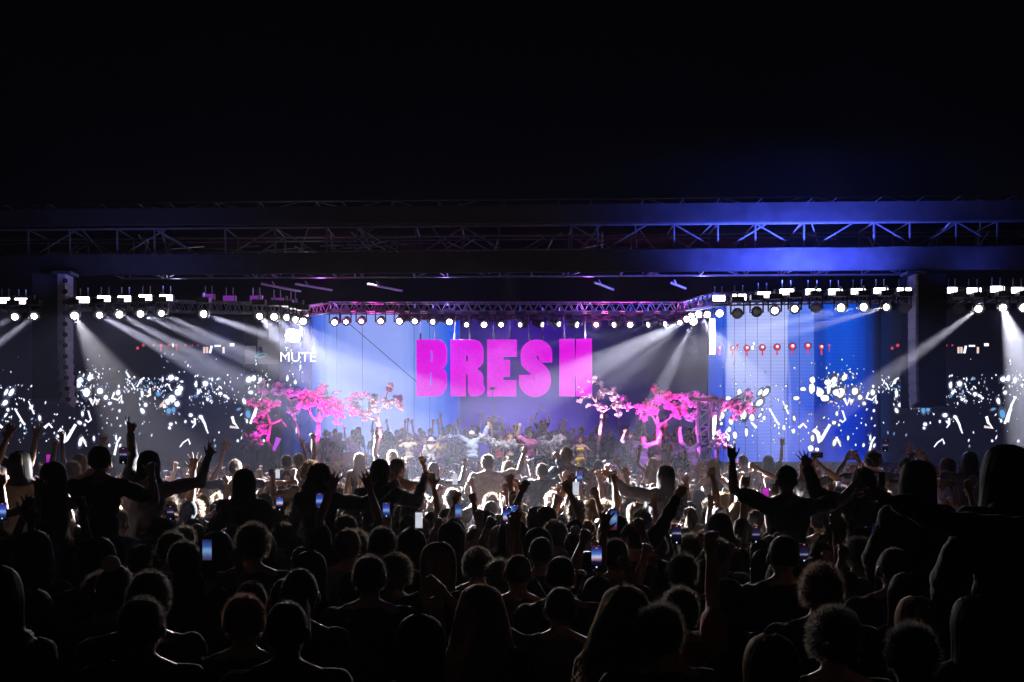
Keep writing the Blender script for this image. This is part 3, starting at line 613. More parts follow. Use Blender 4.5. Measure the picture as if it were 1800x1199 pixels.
# ---------------------------------------------------------------- blossom trees on the stage
M_bark = mat('bark', (.30, .2, .19), .9, noise=.45, nscale=10, bump=.8)
def blossom_mat(n, c): return mat('blossom_' + n, c, .8, noise=.25, nscale=18, trans=.3)
BLO = dict(white=blossom_mat('white', (.85, .68, .74)), pink=blossom_mat('pink', (.85, .36, .6)), red=blossom_mat('red', (.85, .16, .42)), pale=blossom_mat('pale', (.75, .7, .75)), mauve=blossom_mat('mauve', (.75, .55, .72)))
def puffs(b, c, rx, rz, ry, n, sz, g):
    for _ in range(n):
        while True:
            u = V((g.uniform(-1, 1), g.uniform(-1, 1), g.uniform(-1, 1)))
            if u.length < 1: break
        p = c + V((u.x * rx, u.y * ry, u.z * rz)) * (1 + g.uniform(-.1, .18))
        for _k in range(4):
            q = Quaternion(V((g.gauss(0, 1), g.gauss(0, 1), g.gauss(0, 1))).normalized(), g.uniform(0, 6.28)); s_ = sz * g.uniform(.5, 1.25)
            o_ = q @ V((0, 0, s_ * .35))
            b.add([p + o_ + q @ V(v_) * s_ for v_ in ((-.5, -.3, 0), (0, -.6, .15), (.55, -.2, 0), (.35, .5, .1), (-.35, .5, 0))], [(0, 1, 2, 3, 4)])
def tree(Y, trunk, branches, clusters, label, seed, short, sz=.05, lights=(), barkw=1.0):
    g = random.Random(seed); b0 = at(trunk[0][0], trunk[0][1], Y); e = empty('blossom_tree', b0, label=label, cat='tree')
    m = MB(); L = lambda x, y, d=0: at(x, y, Y) + V((0, d, 0)) - b0
    P_ = [L(x, y) for x, y, r_ in trunk]; Rr = [r_ * .8 * mpp(Y) for x, y, r_ in trunk]; P_[0].z -= .0
    m.path([P_[0] - V((0, 0, .45))] + P_, [Rr[0] * 1.3] + Rr, 9)
    m.build('trunk', M_bark, e, True); ends = [P_[-1], P_[-2]]
    for br in branches:
        d = g.uniform(-.35, .35); pts = [L(x, y, d * i / len(br)) for i, (x, y) in enumerate(br)]; ends += pts
        MB().path(pts, [max(.012, .045 * (1 - i / len(br))) for i in range(len(pts))], 6).build('limb', M_bark, e, True)
    for (x, y, rx, rz, k) in clusters:
        c_ = L(x, y); n_ = min(ends, key=lambda q: (q - c_).length); ends.append(c_)
        mid = n_.lerp(c_, .5) + V((g.uniform(-.06, .06), g.uniform(-.1, .1), g.uniform(-.06, .03))); MB().path([n_, mid, c_, c_ + V((g.uniform(-.15, .15), 0, g.uniform(.02, .18)))], [.018, .014, .010, .003], 5).build('limb', M_bark, e, True)
    by = {}
    for c in clusters: by.setdefault(c[4], []).append(c)
    for k, cs in by.items():
        m = MB()
        for (x, y, rx, rz, _) in cs:
            a = rx * mpp(Y); c_ = rz * mpp(Y); nn = max(5, int(330 * a * c_ + 4))
            for _s in range(nn):
                q_ = g.uniform(.22, .5); puffs(m, L(x, y, g.uniform(-.35, .35)) + V((g.uniform(-1, 1) * a * .8, 0, g.uniform(-1, 1) * c_ * .8)), a * q_ , c_ * q_, a * q_, int(10 + 800 * a * c_ * q_), sz, g)
        m.build('blossoms', BLO[k], e)
    for (px, py, tx, ty, pw, col) in lights:
        p = at(px, py, Y - 1.1); u = empty('uplight', p, label=None); 
        ix = lights.index((px, py, tx, ty, pw, col)); q_ = '' if len(lights) == 1 else ('left ', 'right ', 'middle ')[ix]
        tag(u, q_ + 'uplight at the foot of the ' + short, 'uplight', 'uplights at the feet of the trees')
        d = (at(tx, ty, Y) - p).normalized(); MB().tube(-d * .2, d * .0, .06, .08, 10).build('housing', M_black, u)
        MB().disc(d * .004, d, .065, 12).build('lens', emat('up_%.1f%.1f%.1f' % col, col, 3), u)
        spot(p + d * .03, at(tx, ty, Y), pw * 1.7, 62, col, blend=.6, parent=u)
MG = (1, .02, .62); PK = (1, .3, .62); VI = (.75, .12, 1)
tree(33.2, [(486, 800, 3), (470, 775, 4), (476, 745, 3.5), (495, 737, 3)], [[(495, 737), (505, 750)], [(476, 745), (466, 720), (458, 700)], [(466, 720), (485, 712)], [(458, 700), (460, 685)]],
     [(462, 683, 8, 11, 'mauve'), (443, 706, 9, 6, 'pink'), (458, 712, 9, 9, 'pink'), (477, 708, 13, 7, 'pink'), (462, 725, 9, 8, 'pink'), (452, 738, 9, 6, 'pink'), (461, 752, 8, 10, 'pink'), (440, 770, 11, 9, 'pale'), (450, 778, 13, 8, 'pale'), (436, 783, 10, 8, 'pale'), (455, 765, 6, 8, 'pale'), (430, 788, 5, 4, 'pale')],
     'straggly magenta and grey blossom tree at the left end of the stage', 1, 'straggly magenta and grey tree', lights=[(480, 808, 462, 720, 420, MG)])
tree(34.2, [(535, 800, 3), (528, 770, 3), (520, 740, 2.5), (512, 705, 2)], [[(512, 705), (495, 690)], [(512, 705), (535, 695)], [(520, 740), (514, 728)]],
     [(490, 680, 9, 7, 'mauve'), (502, 688, 14, 6, 'mauve'), (487, 690, 8, 5, 'mauve'), (522, 690, 12, 7, 'mauve'), (516, 725, 9, 6, 'mauve'), (510, 720, 6, 5, 'mauve'), (535, 690, 6, 6, 'mauve')],
     'faint mauve blossom tree behind the left trees', 2, 'faint mauve tree', lights=[(520, 806, 505, 690, 260, VI)])
tree(32.4, [(556, 800, 7), (559, 765, 5), (560, 742, 4.5), (562, 720, 4)], [[(560, 742), (548, 730), (542, 715)], [(562, 720), (556, 700), (552, 690)], [(560, 742), (573, 728), (584, 715)], [(562, 720), (576, 700), (585, 690)], [(585, 690), (600, 688)]],
     [(535, 700, 12, 8, 'red'), (548, 695, 11, 9, 'red'), (560, 692, 10, 6, 'red'), (541, 712, 9, 7, 'pink'), (567, 687, 10, 7, 'red'), (556, 706, 12, 8, 'red'), (575, 705, 11, 9, 'red'), (587, 716, 11, 8, 'red'), (596, 728, 9, 8, 'pink'), (578, 722, 10, 7, 'red'), (526, 712, 8, 6, 'red'), (592, 705, 9, 6, 'pink'), (568, 680, 6, 4, 'red'), (602, 716, 6, 7, 'pink'), (594, 742, 6, 3.5, 'pink')],
     'hot pink blossom tree with a pale forked trunk left of the drape', 3, 'hot pink forked tree', lights=[(548, 812, 556, 700, 1700, MG), (575, 812, 580, 715, 1100, MG)])
tree(32.8, [(662, 800, 6), (668, 770, 5.5), (668, 750, 5), (660, 738, 4)], [[(660, 738), (645, 732), (632, 730)], [(668, 750), (664, 725), (672, 715)], [(672, 715), (684, 704)], [(664, 725), (655, 708), (645, 700)], [(655, 708), (660, 695)], [(672, 715), (679, 700), (668, 694)], [(684, 704), (700, 707)]],
     [(613, 702, 7, 4.5, 'pink'), (627, 697, 9, 6, 'pink'), (622, 712, 10, 7, 'pink'), (630, 724, 11, 8, 'pink'), (618, 722, 7, 8, 'mauve'), (645, 728, 9, 6, 'pink'), (655, 718, 8, 10, 'white'), (659, 706, 7, 6, 'white'), (657, 697, 8, 5, 'mauve'), (643, 693, 6, 5, 'pink'), (681, 712, 7, 8, 'white'), (688, 706, 4, 4, 'white'), (684, 684, 6, 6, 'pink'), (688, 678, 5, 5, 'mauve'), (699, 698, 8, 6, 'pink'), (703, 716, 7, 6, 'white'), (706, 706, 5, 5, 'pink'), (641, 737, 5, 3, 'pink')],
     'pale pink blossom tree with a leaning purple trunk before the blue drape', 4, 'leaning purple-trunked tree', lights=[(655, 812, 655, 715, 420, (1, .42, .6)), (676, 812, 690, 700, 300, (1, .62, .66))])
tree(32.6, [(1050, 800, 4), (1054, 765, 3.6), (1057, 735, 3.6), (1058, 725, 3.2)], [[(1058, 725), (1048, 708), (1036, 690)], [(1048, 708), (1050, 690)], [(1058, 725), (1075, 715), (1088, 712)], [(1036, 690), (1026, 685)]],
     [(1022, 682, 8, 6, 'white'), (1034, 672, 9, 6, 'white'), (1043, 667, 6, 6, 'white'), (1055, 676, 7, 7, 'white'), (1030, 695, 9, 7, 'white'), (1058, 692, 8, 8, 'white'), (1021, 703, 5, 4, 'white'), (1034, 712, 4, 4, 'white'), (1055, 714, 10, 5, 'pink'), (1070, 690, 6, 5, 'white'), (1080, 698, 9, 8, 'white'), (1092, 702, 10, 7, 'white'), (1100, 714, 9, 7, 'mauve'), (1083, 716, 8, 8, 'white'), (1088, 728, 6, 5, 'mauve'), (1106, 718, 5, 5, 'mauve'), (1078, 684, 4, 5, 'mauve')],
     'white and pink blossom tree just right of the letter H', 5, 'white and pink tree by the H', lights=[(1042, 812, 1040, 690, 800, (1, .6, .8)), (1070, 812, 1085, 710, 520, (.95, .4, 1))])
tree(32.2, [(1156, 800, 8), (1158, 770, 6), (1157, 750, 5), (1158, 748, 4.5)], [[(1158, 748), (1150, 735), (1144, 725)], [(1158, 748), (1168, 742), (1178, 735), (1186, 722)], [(1157, 748), (1155, 728), (1158, 705)], [(1158, 705), (1152, 688)]],
     [(1150, 682, 6, 7, 'red'), (1155, 692, 6, 6, 'red'), (1168, 692, 9, 6, 'red'), (1180, 700, 10, 7, 'red'), (1160, 704, 12, 8, 'red'), (1138, 712, 10, 7, 'red'), (1128, 720, 9, 8, 'pink'), (1145, 722, 10, 7, 'red'), (1186, 716, 11, 9, 'red'), (1198, 722, 8, 8, 'red'), (1176, 712, 10, 7, 'red'), (1132, 734, 8, 6, 'pink'), (1190, 732, 9, 6, 'pink'), (1120, 715, 6, 4, 'red'), (1143, 706, 6, 6, 'pink'), (1203, 712, 6, 6, 'pink')],
     'brightest hot pink blossom tree with a glowing forked magenta trunk', 6, 'brightest hot pink tree', lights=[(1146, 813, 1150, 700, 1700, MG), (1172, 813, 1180, 715, 1500, MG)])
tree(33.6, [(1228, 800, 4), (1226, 765, 3.5), (1224, 735, 3), (1226, 715, 3)], [[(1226, 715), (1240, 705), (1262, 708), (1285, 705)], [(1226, 715), (1212, 705)], [(1285, 705), (1305, 692), (1315, 690)]],
     [(1205, 698, 8, 7, 'mauve'), (1218, 694, 9, 7, 'mauve'), (1232, 702, 12, 8, 'mauve'), (1212, 712, 10, 7, 'mauve'), (1214, 735, 9, 7, 'mauve'), (1222, 728, 8, 6, 'mauve'), (1246, 698, 9, 6, 'mauve'), (1256, 712, 10, 8, 'pink'), (1252, 726, 7, 6, 'pink'), (1266, 704, 8, 7, 'pink')],
     'mauve blossom tree between the brightest pink tree and the truss tower', 7, 'mauve tree left of the tower', lights=[(1222, 812, 1220, 705, 520, VI)])
tree(31.6, [(1262, 802, 3), (1262, 780, 3), (1260, 750, 2.5), (1266, 722, 2.5)], [[(1266, 722), (1285, 714), (1305, 710), (1325, 716)], [(1285, 714), (1305, 700), (1316, 692)]],
     [(1275, 712, 9, 7, 'pink'), (1288, 716, 10, 8, 'pink'), (1298, 722, 9, 8, 'pink'), (1296, 706, 9, 6, 'pink'), (1312, 712, 9, 6, 'pink'), (1322, 722, 8, 5, 'pink'), (1292, 734, 6, 4, 'pink'), (1316, 690, 8, 8, 'mauve'), (1320, 700, 7, 6, 'mauve'), (1265, 770, 11, 8, 'pale'), (1258, 782, 9, 7, 'pale'), (1275, 785, 8, 6, 'pale'), (1262, 760, 6, 6, 'pale')],
     'pink blossom branch tree reaching right over the blue wall', 8, 'pink tree over the blue wall', lights=[(1264, 812, 1298, 712, 800, (1, .18, .7))])
# topiary, garland, booth -------------------------------------------------------------
g = random.Random(9)
p = at(1093, 830, 31.0); e = empty('round_bush', p, label='clipped round green bush at the front edge of the stage', cat='bush')
m = MB(); puffs(m, V((0, 0, .2)), .48, .36, .45, 420, .06, g); m.build('leaves', mat('leaf_green', (.09, .13, .06), .7, noise=.4, nscale=10, trans=.2), e)
MB().tube((0, 0, -.52), (0, 0, -.05), .17, .24, 12).build('pot', mat('clay_pot', (.2, .1, .07), .8, noise=.2), e)
def garland(pts, Y, label, n, r_):
    p0 = at(*pts[0], Y); b = MB()
    for i in range(len(pts) - 1):
        for k in range(n):
            f = k / n; q = at(*pts[i], Y).lerp(at(*pts[i + 1], Y), f) - p0; puffs(b, q, r_ * g.uniform(.8, 1.3), r_ * g.uniform(.8, 1.2), r_, 7, .075, g)
    b.build('flower_garland', BLO['pale'] if False else mat('white_petals', (.75, .73, .76), .8, noise=.15, nscale=20, trans=.3), loc=p0, label=label, cat='garland')
garland([(775, 778), (790, 770), (800, 776)], 31.0, 'short white flower garland left of the man in the cap', 5, .14)
garland([(845, 768), (858, 774), (872, 782), (890, 783), (905, 780)], 30.9, 'white flower garland between the capped man and the blue bikini dancer', 6, .13)
garland([(948, 776), (958, 786), (968, 790), (978, 778), (986, 768)], 30.9, 'mauve lit white flower garland right of the pink dancer', 6, .16)
p = at(880, 838, 31.1); e = empty('dj_booth', p, label='low black booth table at the centre front of the stage', cat='booth')
MB().box((0, .3, .22), (3.9, .7, .7)).build('table', mat('booth_black', (.006, .006, .008), .9), e)
for x in (-1.2, -.4, .4, 1.2): MB().box((x, .2, .62), (.36, .34, .09)).build('deck', M_black, e)
MB().box(at(612, 812, 31.4) - V((0, 0, .15)), (1.0, .5, .9)).build('flight_case', mat('case_red', (.25, .02, .05), .6, noise=.2), label='dark red flight case on the stage between the two left trees', cat='case')
MB().box(at(1222, 826, 31.2), (1.3, .5, .3)).build('flight_case', MATS['case_red'], label='long low red case at the foot of the truss tower', cat='case')
for i, (px, w_, lab) in enumerate([(742, .5, 'dark leafy planter below the gold top dancer'), (800, .45, 'dark leafy planter at the feet of the capped man'), (862, .55, 'dark leafy planter below the left end of the long garland'), (915, .4, 'dark leafy planter left of the pink dancer'), (968, .55, 'dark leafy planter below the mauve garland'), (1046, .4, 'dark leafy planter right of the yellow dancer'), (640, .4, 'dark leafy planter at the foot of the leaning trunk'), (1188, .5, 'dark leafy planter right of the brightest pink tree')]):
    p = at(px, 826, 30.9); e = empty('planter', p, label=lab, cat='planter', group='leafy planters along the stage edge')
    m = MB(); puffs(m, V((0, 0, .15)), w_, .26, .3, 150, .07, g); puffs(m, V((0, -.05, .28)), w_ * .8, .15, .2, 8, .05, g); m.build('leaves', mat('leaf_dark', (.03, .045, .025), .8, noise=.4, nscale=10), e)
    MB().box((0, 0, -.32), (w_ * 1.3, .4, .5)).build('trough', M_black, e)
# violet upright glow tube on the left and slim violet post on the right
for (a, b_, r_, lab) in [((481, 792), (490, 770), .085, 'slanting violet glow tube on the left of the stage'), ((1259, 805), (1259, 772), .09, 'short upright violet glow tube at the right corner')]:
    p = at(*a, 32); q = at(*b_, 32) - p
    e = empty('glow_tube', p, label=lab, cat='glow tube'); MB().tube((0, 0, 0), q, r_ * .5, r_, n=10).build('tube', emat('violet_glow', (.55, .06, .85), .9), e); MB().tube((0, 0, -.6), (0, 0, 0), .03, n=6).build('foot', M_black, e)
for (px, py) in [(1066, 818), (1300, 812)]:
    p = at(px, py, 31.5); MB().box((0, 0, 0), (.42, .06, .05)).build('neon_bar', emat('pink_neon', (1, .1, .5), 1.2), loc=p, label='short pink neon bar at the %s' % ('edge of the stage by the yellow dancer' if px < 1200 else 'foot of the blue wall'), cat='neon bar')
MB().box((-3.2 + .6, 36.2, 1.38 + .13), (26, 4.2, .26)).build('stage_riser', MATS['stage_black'], label='low black riser at the back of the stage under the guests', cat='riser')
# front washes hung in the roof girder, on the performers
for (px, tx, pw, col) in [(640, 720, 1500, (1, .95, .9)), (900, 870, 1800, (.97, .93, 1)), (1100, 990, 1400, (1, .85, .95)), (1250, 1180, 900, (.9, .4, 1)), (560, 600, 450, (.8, .6, 1))]:
    spot(roof(px, 440, 1.2), at(tx, 790, 32), pw * 1.6, 26, col, blend=.7, size=.15, name='front_wash')
# violet point lights added inside the roof to pick out the girders
for (px, pw, col) in [(500, 90, (.6, .2, 1)), (760, 70, (.35, .2, 1)), (1060, 80, (.5, .15, 1)), (1300, 120, (.3, .25, 1)), (200, 30, (.6, .6, .9))]:
    l = bpy.data.lights.new('added_roof_fill', 'POINT'); l.energy = pw; l.color = col; l.shadow_soft_size = .1
    o = bpy.data.objects.new('added_roof_fill', l); C.objects.link(o); o.location = roof(px, 455, 5)
from mathutils import noise as mnoise
# ---------------------------------------------------------------- people
V = Vector
SKIN = [mat('skin_a', (.55, .33, .23), .5, noise=.1, nscale=12), mat('skin_b', (.42, .24, .16), .5, noise=.1, nscale=12), mat('skin_c', (.25, .13, .08), .45, noise=.1, nscale=12)]
def cloth(name, c, rough=.85): return mat('cloth_' + name, c, rough, noise=.18, nscale=14, sheen=.3, bump=.25)
CL = {n: cloth(n, c) for n, c in dict(black=(.012, .012, .014), charcoal=(.035, .035, .04), navy=(.02, .03, .07), grey=(.2, .2, .22), white=(.7, .7, .72), cream=(.62, .55, .44), beige=(.5, .4, .3),
      denim=(.10, .17, .32), paledenim=(.42, .52, .68), red=(.3, .02, .02), purple=(.3, .06, .42), pink=(.75, .18, .5), yellow=(.8, .62, .02), blue=(.03, .2, .7), olive=(.08, .09, .04), brown=(.09, .05, .03), lilac=(.45, .35, .7)).items()}
HAIR = {n: mat('hair_' + n, c, .6, noise=.3, nscale=40, trans=.55, spec=.45) for n, c in dict(black=(.012, .010, .009), dark=(.03, .018, .012), brown=(.08, .045, .025), chestnut=(.15, .07, .03), blond=(.55, .38, .18), red=(.22, .05, .02)).items()}

def cap(b, a, c, r1, r2, n=10):
    b.tube(a, c, r1, r2, n); b.ell(a, (r1,) * 3, n, 6); b.ell(c, (r2,) * 3, n, 6)
def rotv(v, ax, ang): return Quaternion(ax, ang) @ v
def hand(b, w_, d, side, style, fr=.009, n=None):
    d = d.normalized(); n = V((0, 1, .1)) if n is None else V(n)
    n = (n - d * n.dot(d))
    if n.length < .2: n = V((0, 0, 1)) - d * d.z
    n.normalize(); l = d.cross(n).normalized()
    m = Matrix((l, n, d)).transposed()
    b.ell(w_ + d * .05, (.043, .019, .056), 10, 8, m)
    st = dict(open=(14, 12, 12, 10), fist=(0, 80, 95, 60), relaxed=(5, 28, 35, 30), grip=(3, 45, 50, 40), point=(0, 80, 95, 60), horns=(0, 80, 95, 60), vee=(0, 80, 95, 60), wave=(20, 4, 6, 6))[style]
    for i in range(4):
        k = (i - 1.5); c1, c2, c3 = st[1:]
        if style == 'point' and i == 0 or style == 'horns' and i in (0, 3) or style == 'vee' and i in (0, 1): c1 = c2 = c3 = 4
        base = w_ + d * (.092 - abs(k) * .005) + l * (k * .0205)
        ln_ = (.9, 1.0, .95, .76)[i]; dd = rotv(d, n, -R(st[0] * k * (1.3 if style == 'vee' else 1)) if style != 'vee' else -R(10 * k))
        p = base
        for s_, (seg, c) in enumerate(((.044, c1), (.028, c2), (.021, c3))):
            dd = rotv(dd, l, -R(c)); q = p + dd * seg * ln_
            cap(b, p, q, fr * (1.05 - .08 * s_), fr * (.97 - .08 * s_), 7); p = q
    t = w_ + d * .03 + l * (-side * .036) ; td = (d * .62 - l * side * .78 + n * .15).normalized()
    if style in ('fist', 'point', 'horns', 'grip', 'vee'): td = (d * .7 - l * side * .25 + n * .6).normalized()
    q = t + td * .045; cap(b, t, q, fr * 1.25, fr * 1.1, 7); q2 = q + (td * .7 + d * .4).normalized() * .032; cap(b, q, q2, fr * 1.1, fr * .95, 7)

def joints(P):
    """skeleton for a pose: dict of points, local frame x right, y forward, z up"""
    f = P.get('build', 'm') == 'f'; J = {}
    seat = P.get('legs') == 'seat'
    J['pel'] = V((0, 0, .10 if seat else .94)); lx, ly = P.get('lean', (0, 0))
    up = V((lx, ly, 1)).normalized(); J['up'] = up
    J['waist'] = J['pel'] + up * .15; J['chest'] = J['pel'] + up * .34
    J['neck'] = J['pel'] + up * .51; hy, hp, hr = P.get('head', (0, 0, 0))
    hu = (up + V((hr, hp, 0))).normalized(); J['head'] = J['neck'] + hu * .165 + V((0, .015, 0))
    fw = V((math.sin(-hy), math.cos(hy), 0)); fw = (fw - hu * fw.dot(hu)).normalized(); rt = fw.cross(hu)
    J['hm'] = Matrix((rt, fw, hu)).transposed()
    sw = .165 if f else .195; tw = P.get('twist', 0)
    for s_, nm in ((1, 'R'), (-1, 'L')):
        a = P.get('arm' + nm, ((.25 * s_, .05, -1), (.05 * s_, .35, -1), 'relaxed'))
        u = V(a[0]).normalized(); fo = V(a[1]).normalized(); up_ = max(0, u.z)
        sh = J['neck'] - up * (.055 - .05 * up_) + V((s_ * (sw - .03 * up_) * math.cos(tw), s_ * sw * math.sin(tw), 0))
        J['sh' + nm] = sh; J['el' + nm] = sh + u * .29; J['wr' + nm] = J['el' + nm] + fo * .255; J['fo' + nm] = fo; J['st' + nm] = a[2]; J['hn' + nm] = a[3] if len(a) > 3 else None
        hip = J['pel'] + V((s_ * .09, 0, -.03)); J['hip' + nm] = hip
        if seat: J['kn' + nm] = hip + V((s_ * .12, .40, -.06)); J['an' + nm] = J['kn' + nm] + V((-s_ * .04, .02, -.41))
        else:
            w2 = P.get('stance', .05); J['kn' + nm] = V((s_ * (.09 + w2 * .5), .02, .49)); J['an' + nm] = V((s_ * (.09 + w2), 0, .07))
        J['kn' + nm] = V(J['kn' + nm])
    J['f'] = f; J['seat'] = seat
    return J
def body_prims(J, P, fr):
    b = MB(); f = J['f']
    um = V((0, 1, 0)); q = V((0, 0, 1)).rotation_difference(J['up']).to_matrix()
    b.ell(J['pel'], (.165 if f else .155, .112, .13), 14, 10, q); b.ell(J['waist'], (.120 if f else .14, .092, .15), 14, 10, q)
    b.ell(J['chest'], (.140 if f else .168, .108, .19), 14, 10, q)
    if f:
        for s_ in (-1, 1): b.ell(J['chest'] + q @ V((s_ * .065, .075, .02)), (.055, .055, .055), 10, 8)
    for nm, s_ in (('R', 1), ('L', -1)):
        k = .9 if f else 1
        cap(b, J['chest'] + J['up'] * .08, J['sh' + nm], .075 * k, .062 * k); cap(b, J['neck'] + J['up'] * .03, J['sh' + nm], .05 * k, .05 * k)
        cap(b, J['sh' + nm], J['el' + nm], .054 * k, .040 * k); mid = J['el' + nm].lerp(J['wr' + nm], .3); cap(b, J['el' + nm], mid, .040 * k, .043 * k); cap(b, mid, J['wr' + nm], .043 * k, .027 * k)
        hand(b, J['wr' + nm], J['fo' + nm], s_, J['st' + nm], fr, J['hn' + nm])
        cap(b, J['hip' + nm], J['kn' + nm], .088, .058); md = J['kn' + nm].lerp(J['an' + nm], .3); cap(b, J['kn' + nm], md, .056, .060); cap(b, md, J['an' + nm], .060, .038)
        a = J['an' + nm]; cap(b, a + V((0, -.03, -.03)), a + V((s_ * .02, .15, -.035)), .035, .032)
    cap(b, J['neck'], J['head'] - J['hm'].col[2] * .04, .056 if not f else .047, .052 if not f else .044)
    h = J['hm']; c = J['head']
    b.ell(c + h @ V((0, -.008, .012)), (.076, .096, .108), 16, 12, h); b.ell(c + h @ V((0, .03, -.055)), (.056, .062, .062), 12, 8, h); b.ell(c + h @ V((0, .075, -.095)), (.025, .018, .018), 8, 6, h)
    cap(b, c + h @ V((0, .085, .015)), c + h @ V((0, .108, -.022)), .010, .015, 8)                      # nose
    b.ell(c + h @ V((0, .088, -.058)), (.024, .014, .011), 8, 6, h)                                     # lips
    b.ell(c + h @ V((0, .082, .035)), (.052, .018, .012), 10, 6, h)                                     # brow
    for s_ in (-1, 1):
        b.ell(c + h @ V((s_ * .086, -.008, -.014)), (.013, .021, .034), 8, 6, h); b.ell(c + h @ V((s_ * .042, .072, -.025)), (.018, .018, .02), 8, 6, h)
    return b
def cloth_prims(J, top, bottom):
    t = MB(); f = J['f']; q = V((0, 0, 1)).rotation_difference(J['up']).to_matrix(); i = .016
    if top in ('tee', 'long', 'tank', 'crop', 'jacket', 'hood', 'shirt'):
        if top in ('jacket', 'hood'): i = .034
        if top == 'shirt': i = .026
        t.ell(J['chest'] - J['up'] * .01, ((.140 if f else .168) + i, .108 + i, .185 + (0 if top == 'tank' else .004)), 14, 10, q)
        if f:
            for s_ in (-1, 1): t.ell(J['chest'] + q @ V((s_ * .065, .075, .02)), (.055 + i * .8,) * 3, 10, 8)
        if top != 'crop':
            t.ell(J['waist'], ((.120 if f else .14) + i, .092 + i, .17), 14, 10, q); t.ell(J['pel'] + J['up'] * .02, (.158 + i, .112 + i, .11), 14, 10, q)
        for nm in 'RL':
            k = .9 if f else 1; S_, E_, W_ = J['sh' + nm], J['el' + nm], J['wr' + nm]
            if top == 'tank' or top == 'crop': cap(t, J['chest'] + J['up'] * .1, J['chest'].lerp(S_, .55) + J['up'] * .02, .075, .05); continue
            cap(t, J['chest'] + J['up'] * .08, S_, .075 * k + i, .064 * k + i); cap(t, J['neck'] - J['up'] * .01, S_, .045 * k + i, .052 * k + i)
            if top in ('tee', 'shirt'): cap(t, S_, S_.lerp(E_, .62), .054 * k + i, .056 * k + i)
            else: cap(t, S_, E_, .054 * k + i, .043 * k + i); cap(t, E_, E_.lerp(W_, .94), .043 * k + i, .032 + i * .7)
        if top == 'hood': t.ell(J['neck'] + V((0, -.07, .0)), (.12, .07, .08), 12, 8); 
        if top in ('jacket', 'shirt'): t.ell(J['neck'] + V((0, -.02, .01)), (.085, .08, .035), 12, 8)
    elif top == 'bra':
        t.ell(J['chest'] + J['up'] * .0, (.148, .115, .06), 14, 8, q)
        for s_ in (-1, 1): t.ell(J['chest'] + q @ V((s_ * .065, .078, .02)), (.062,) * 3, 10, 8)
    b = MB(); j = .014
    b.ell(J['pel'] + J['up'] * .01, (.160 + j, .112 + j, .12), 14, 10, q)
    for nm in 'RL':
        if bottom == 'skirt': continue
        K = J['kn' + nm]
        if bottom == 'shorts': cap(b, J['hip' + nm], J['hip' + nm].lerp(K, .5), .09 + j, .08 + j)
        else: cap(b, J['hip' + nm], K, .09 + j, .062 + j); cap(b, K, K.lerp(J['an' + nm], .9), .062 + j, .05 + j)
    if bottom == 'skirt': b.tube(J['pel'] + V((0, 0, .05)), J['pel'] - V((0, 0, .42)), .16, .24, 14)
    return t, b
def remesh(b, name, vox, smooth=4, deci=0, ripple=0):
    me = b.mesh('tmp', []) if b.f else None
    o = bpy.data.objects.new('tmp', me); C.objects.link(o)
    m = o.modifiers.new('r', 'REMESH'); m.mode = 'VOXEL'; m.voxel_size = vox; m.use_smooth_shade = True
    if ripple:
        t = bpy.data.textures.new('tmp', 'CLOUDS'); t.noise_scale = .09; dm = o.modifiers.new('d', 'DISPLACE'); dm.texture = t; dm.strength = ripple; dm.mid_level = .5
    if smooth: s_ = o.modifiers.new('s', 'SMOOTH'); s_.iterations = smooth; s_.factor = .5
    if deci: d = o.modifiers.new('d', 'DECIMATE'); d.ratio = deci
    dg = bpy.context.evaluated_depsgraph_get(); out = bpy.data.meshes.new_from_object(o.evaluated_get(dg)); out.name = name
    bpy.data.objects.remove(o); bpy.data.meshes.remove(me); out.materials.clear()
    out.polygons.foreach_set('use_smooth', [True] * len(out.polygons)); return out

def smooth_path(p, n):
    out = []
    for i in range(len(p) - 1):
        a, b, c, d = p[max(0, i - 1)], p[i], p[i + 1], p[min(len(p) - 1, i + 2)]
        for k in range(n):
            t = k / n; out.append(.5 * ((2 * b) + (c - a) * t + (2 * a - 5 * b + 4 * c - d) * t * t + (3 * b - a - 3 * c + d) * t ** 3))
    return out + [p[-1]]
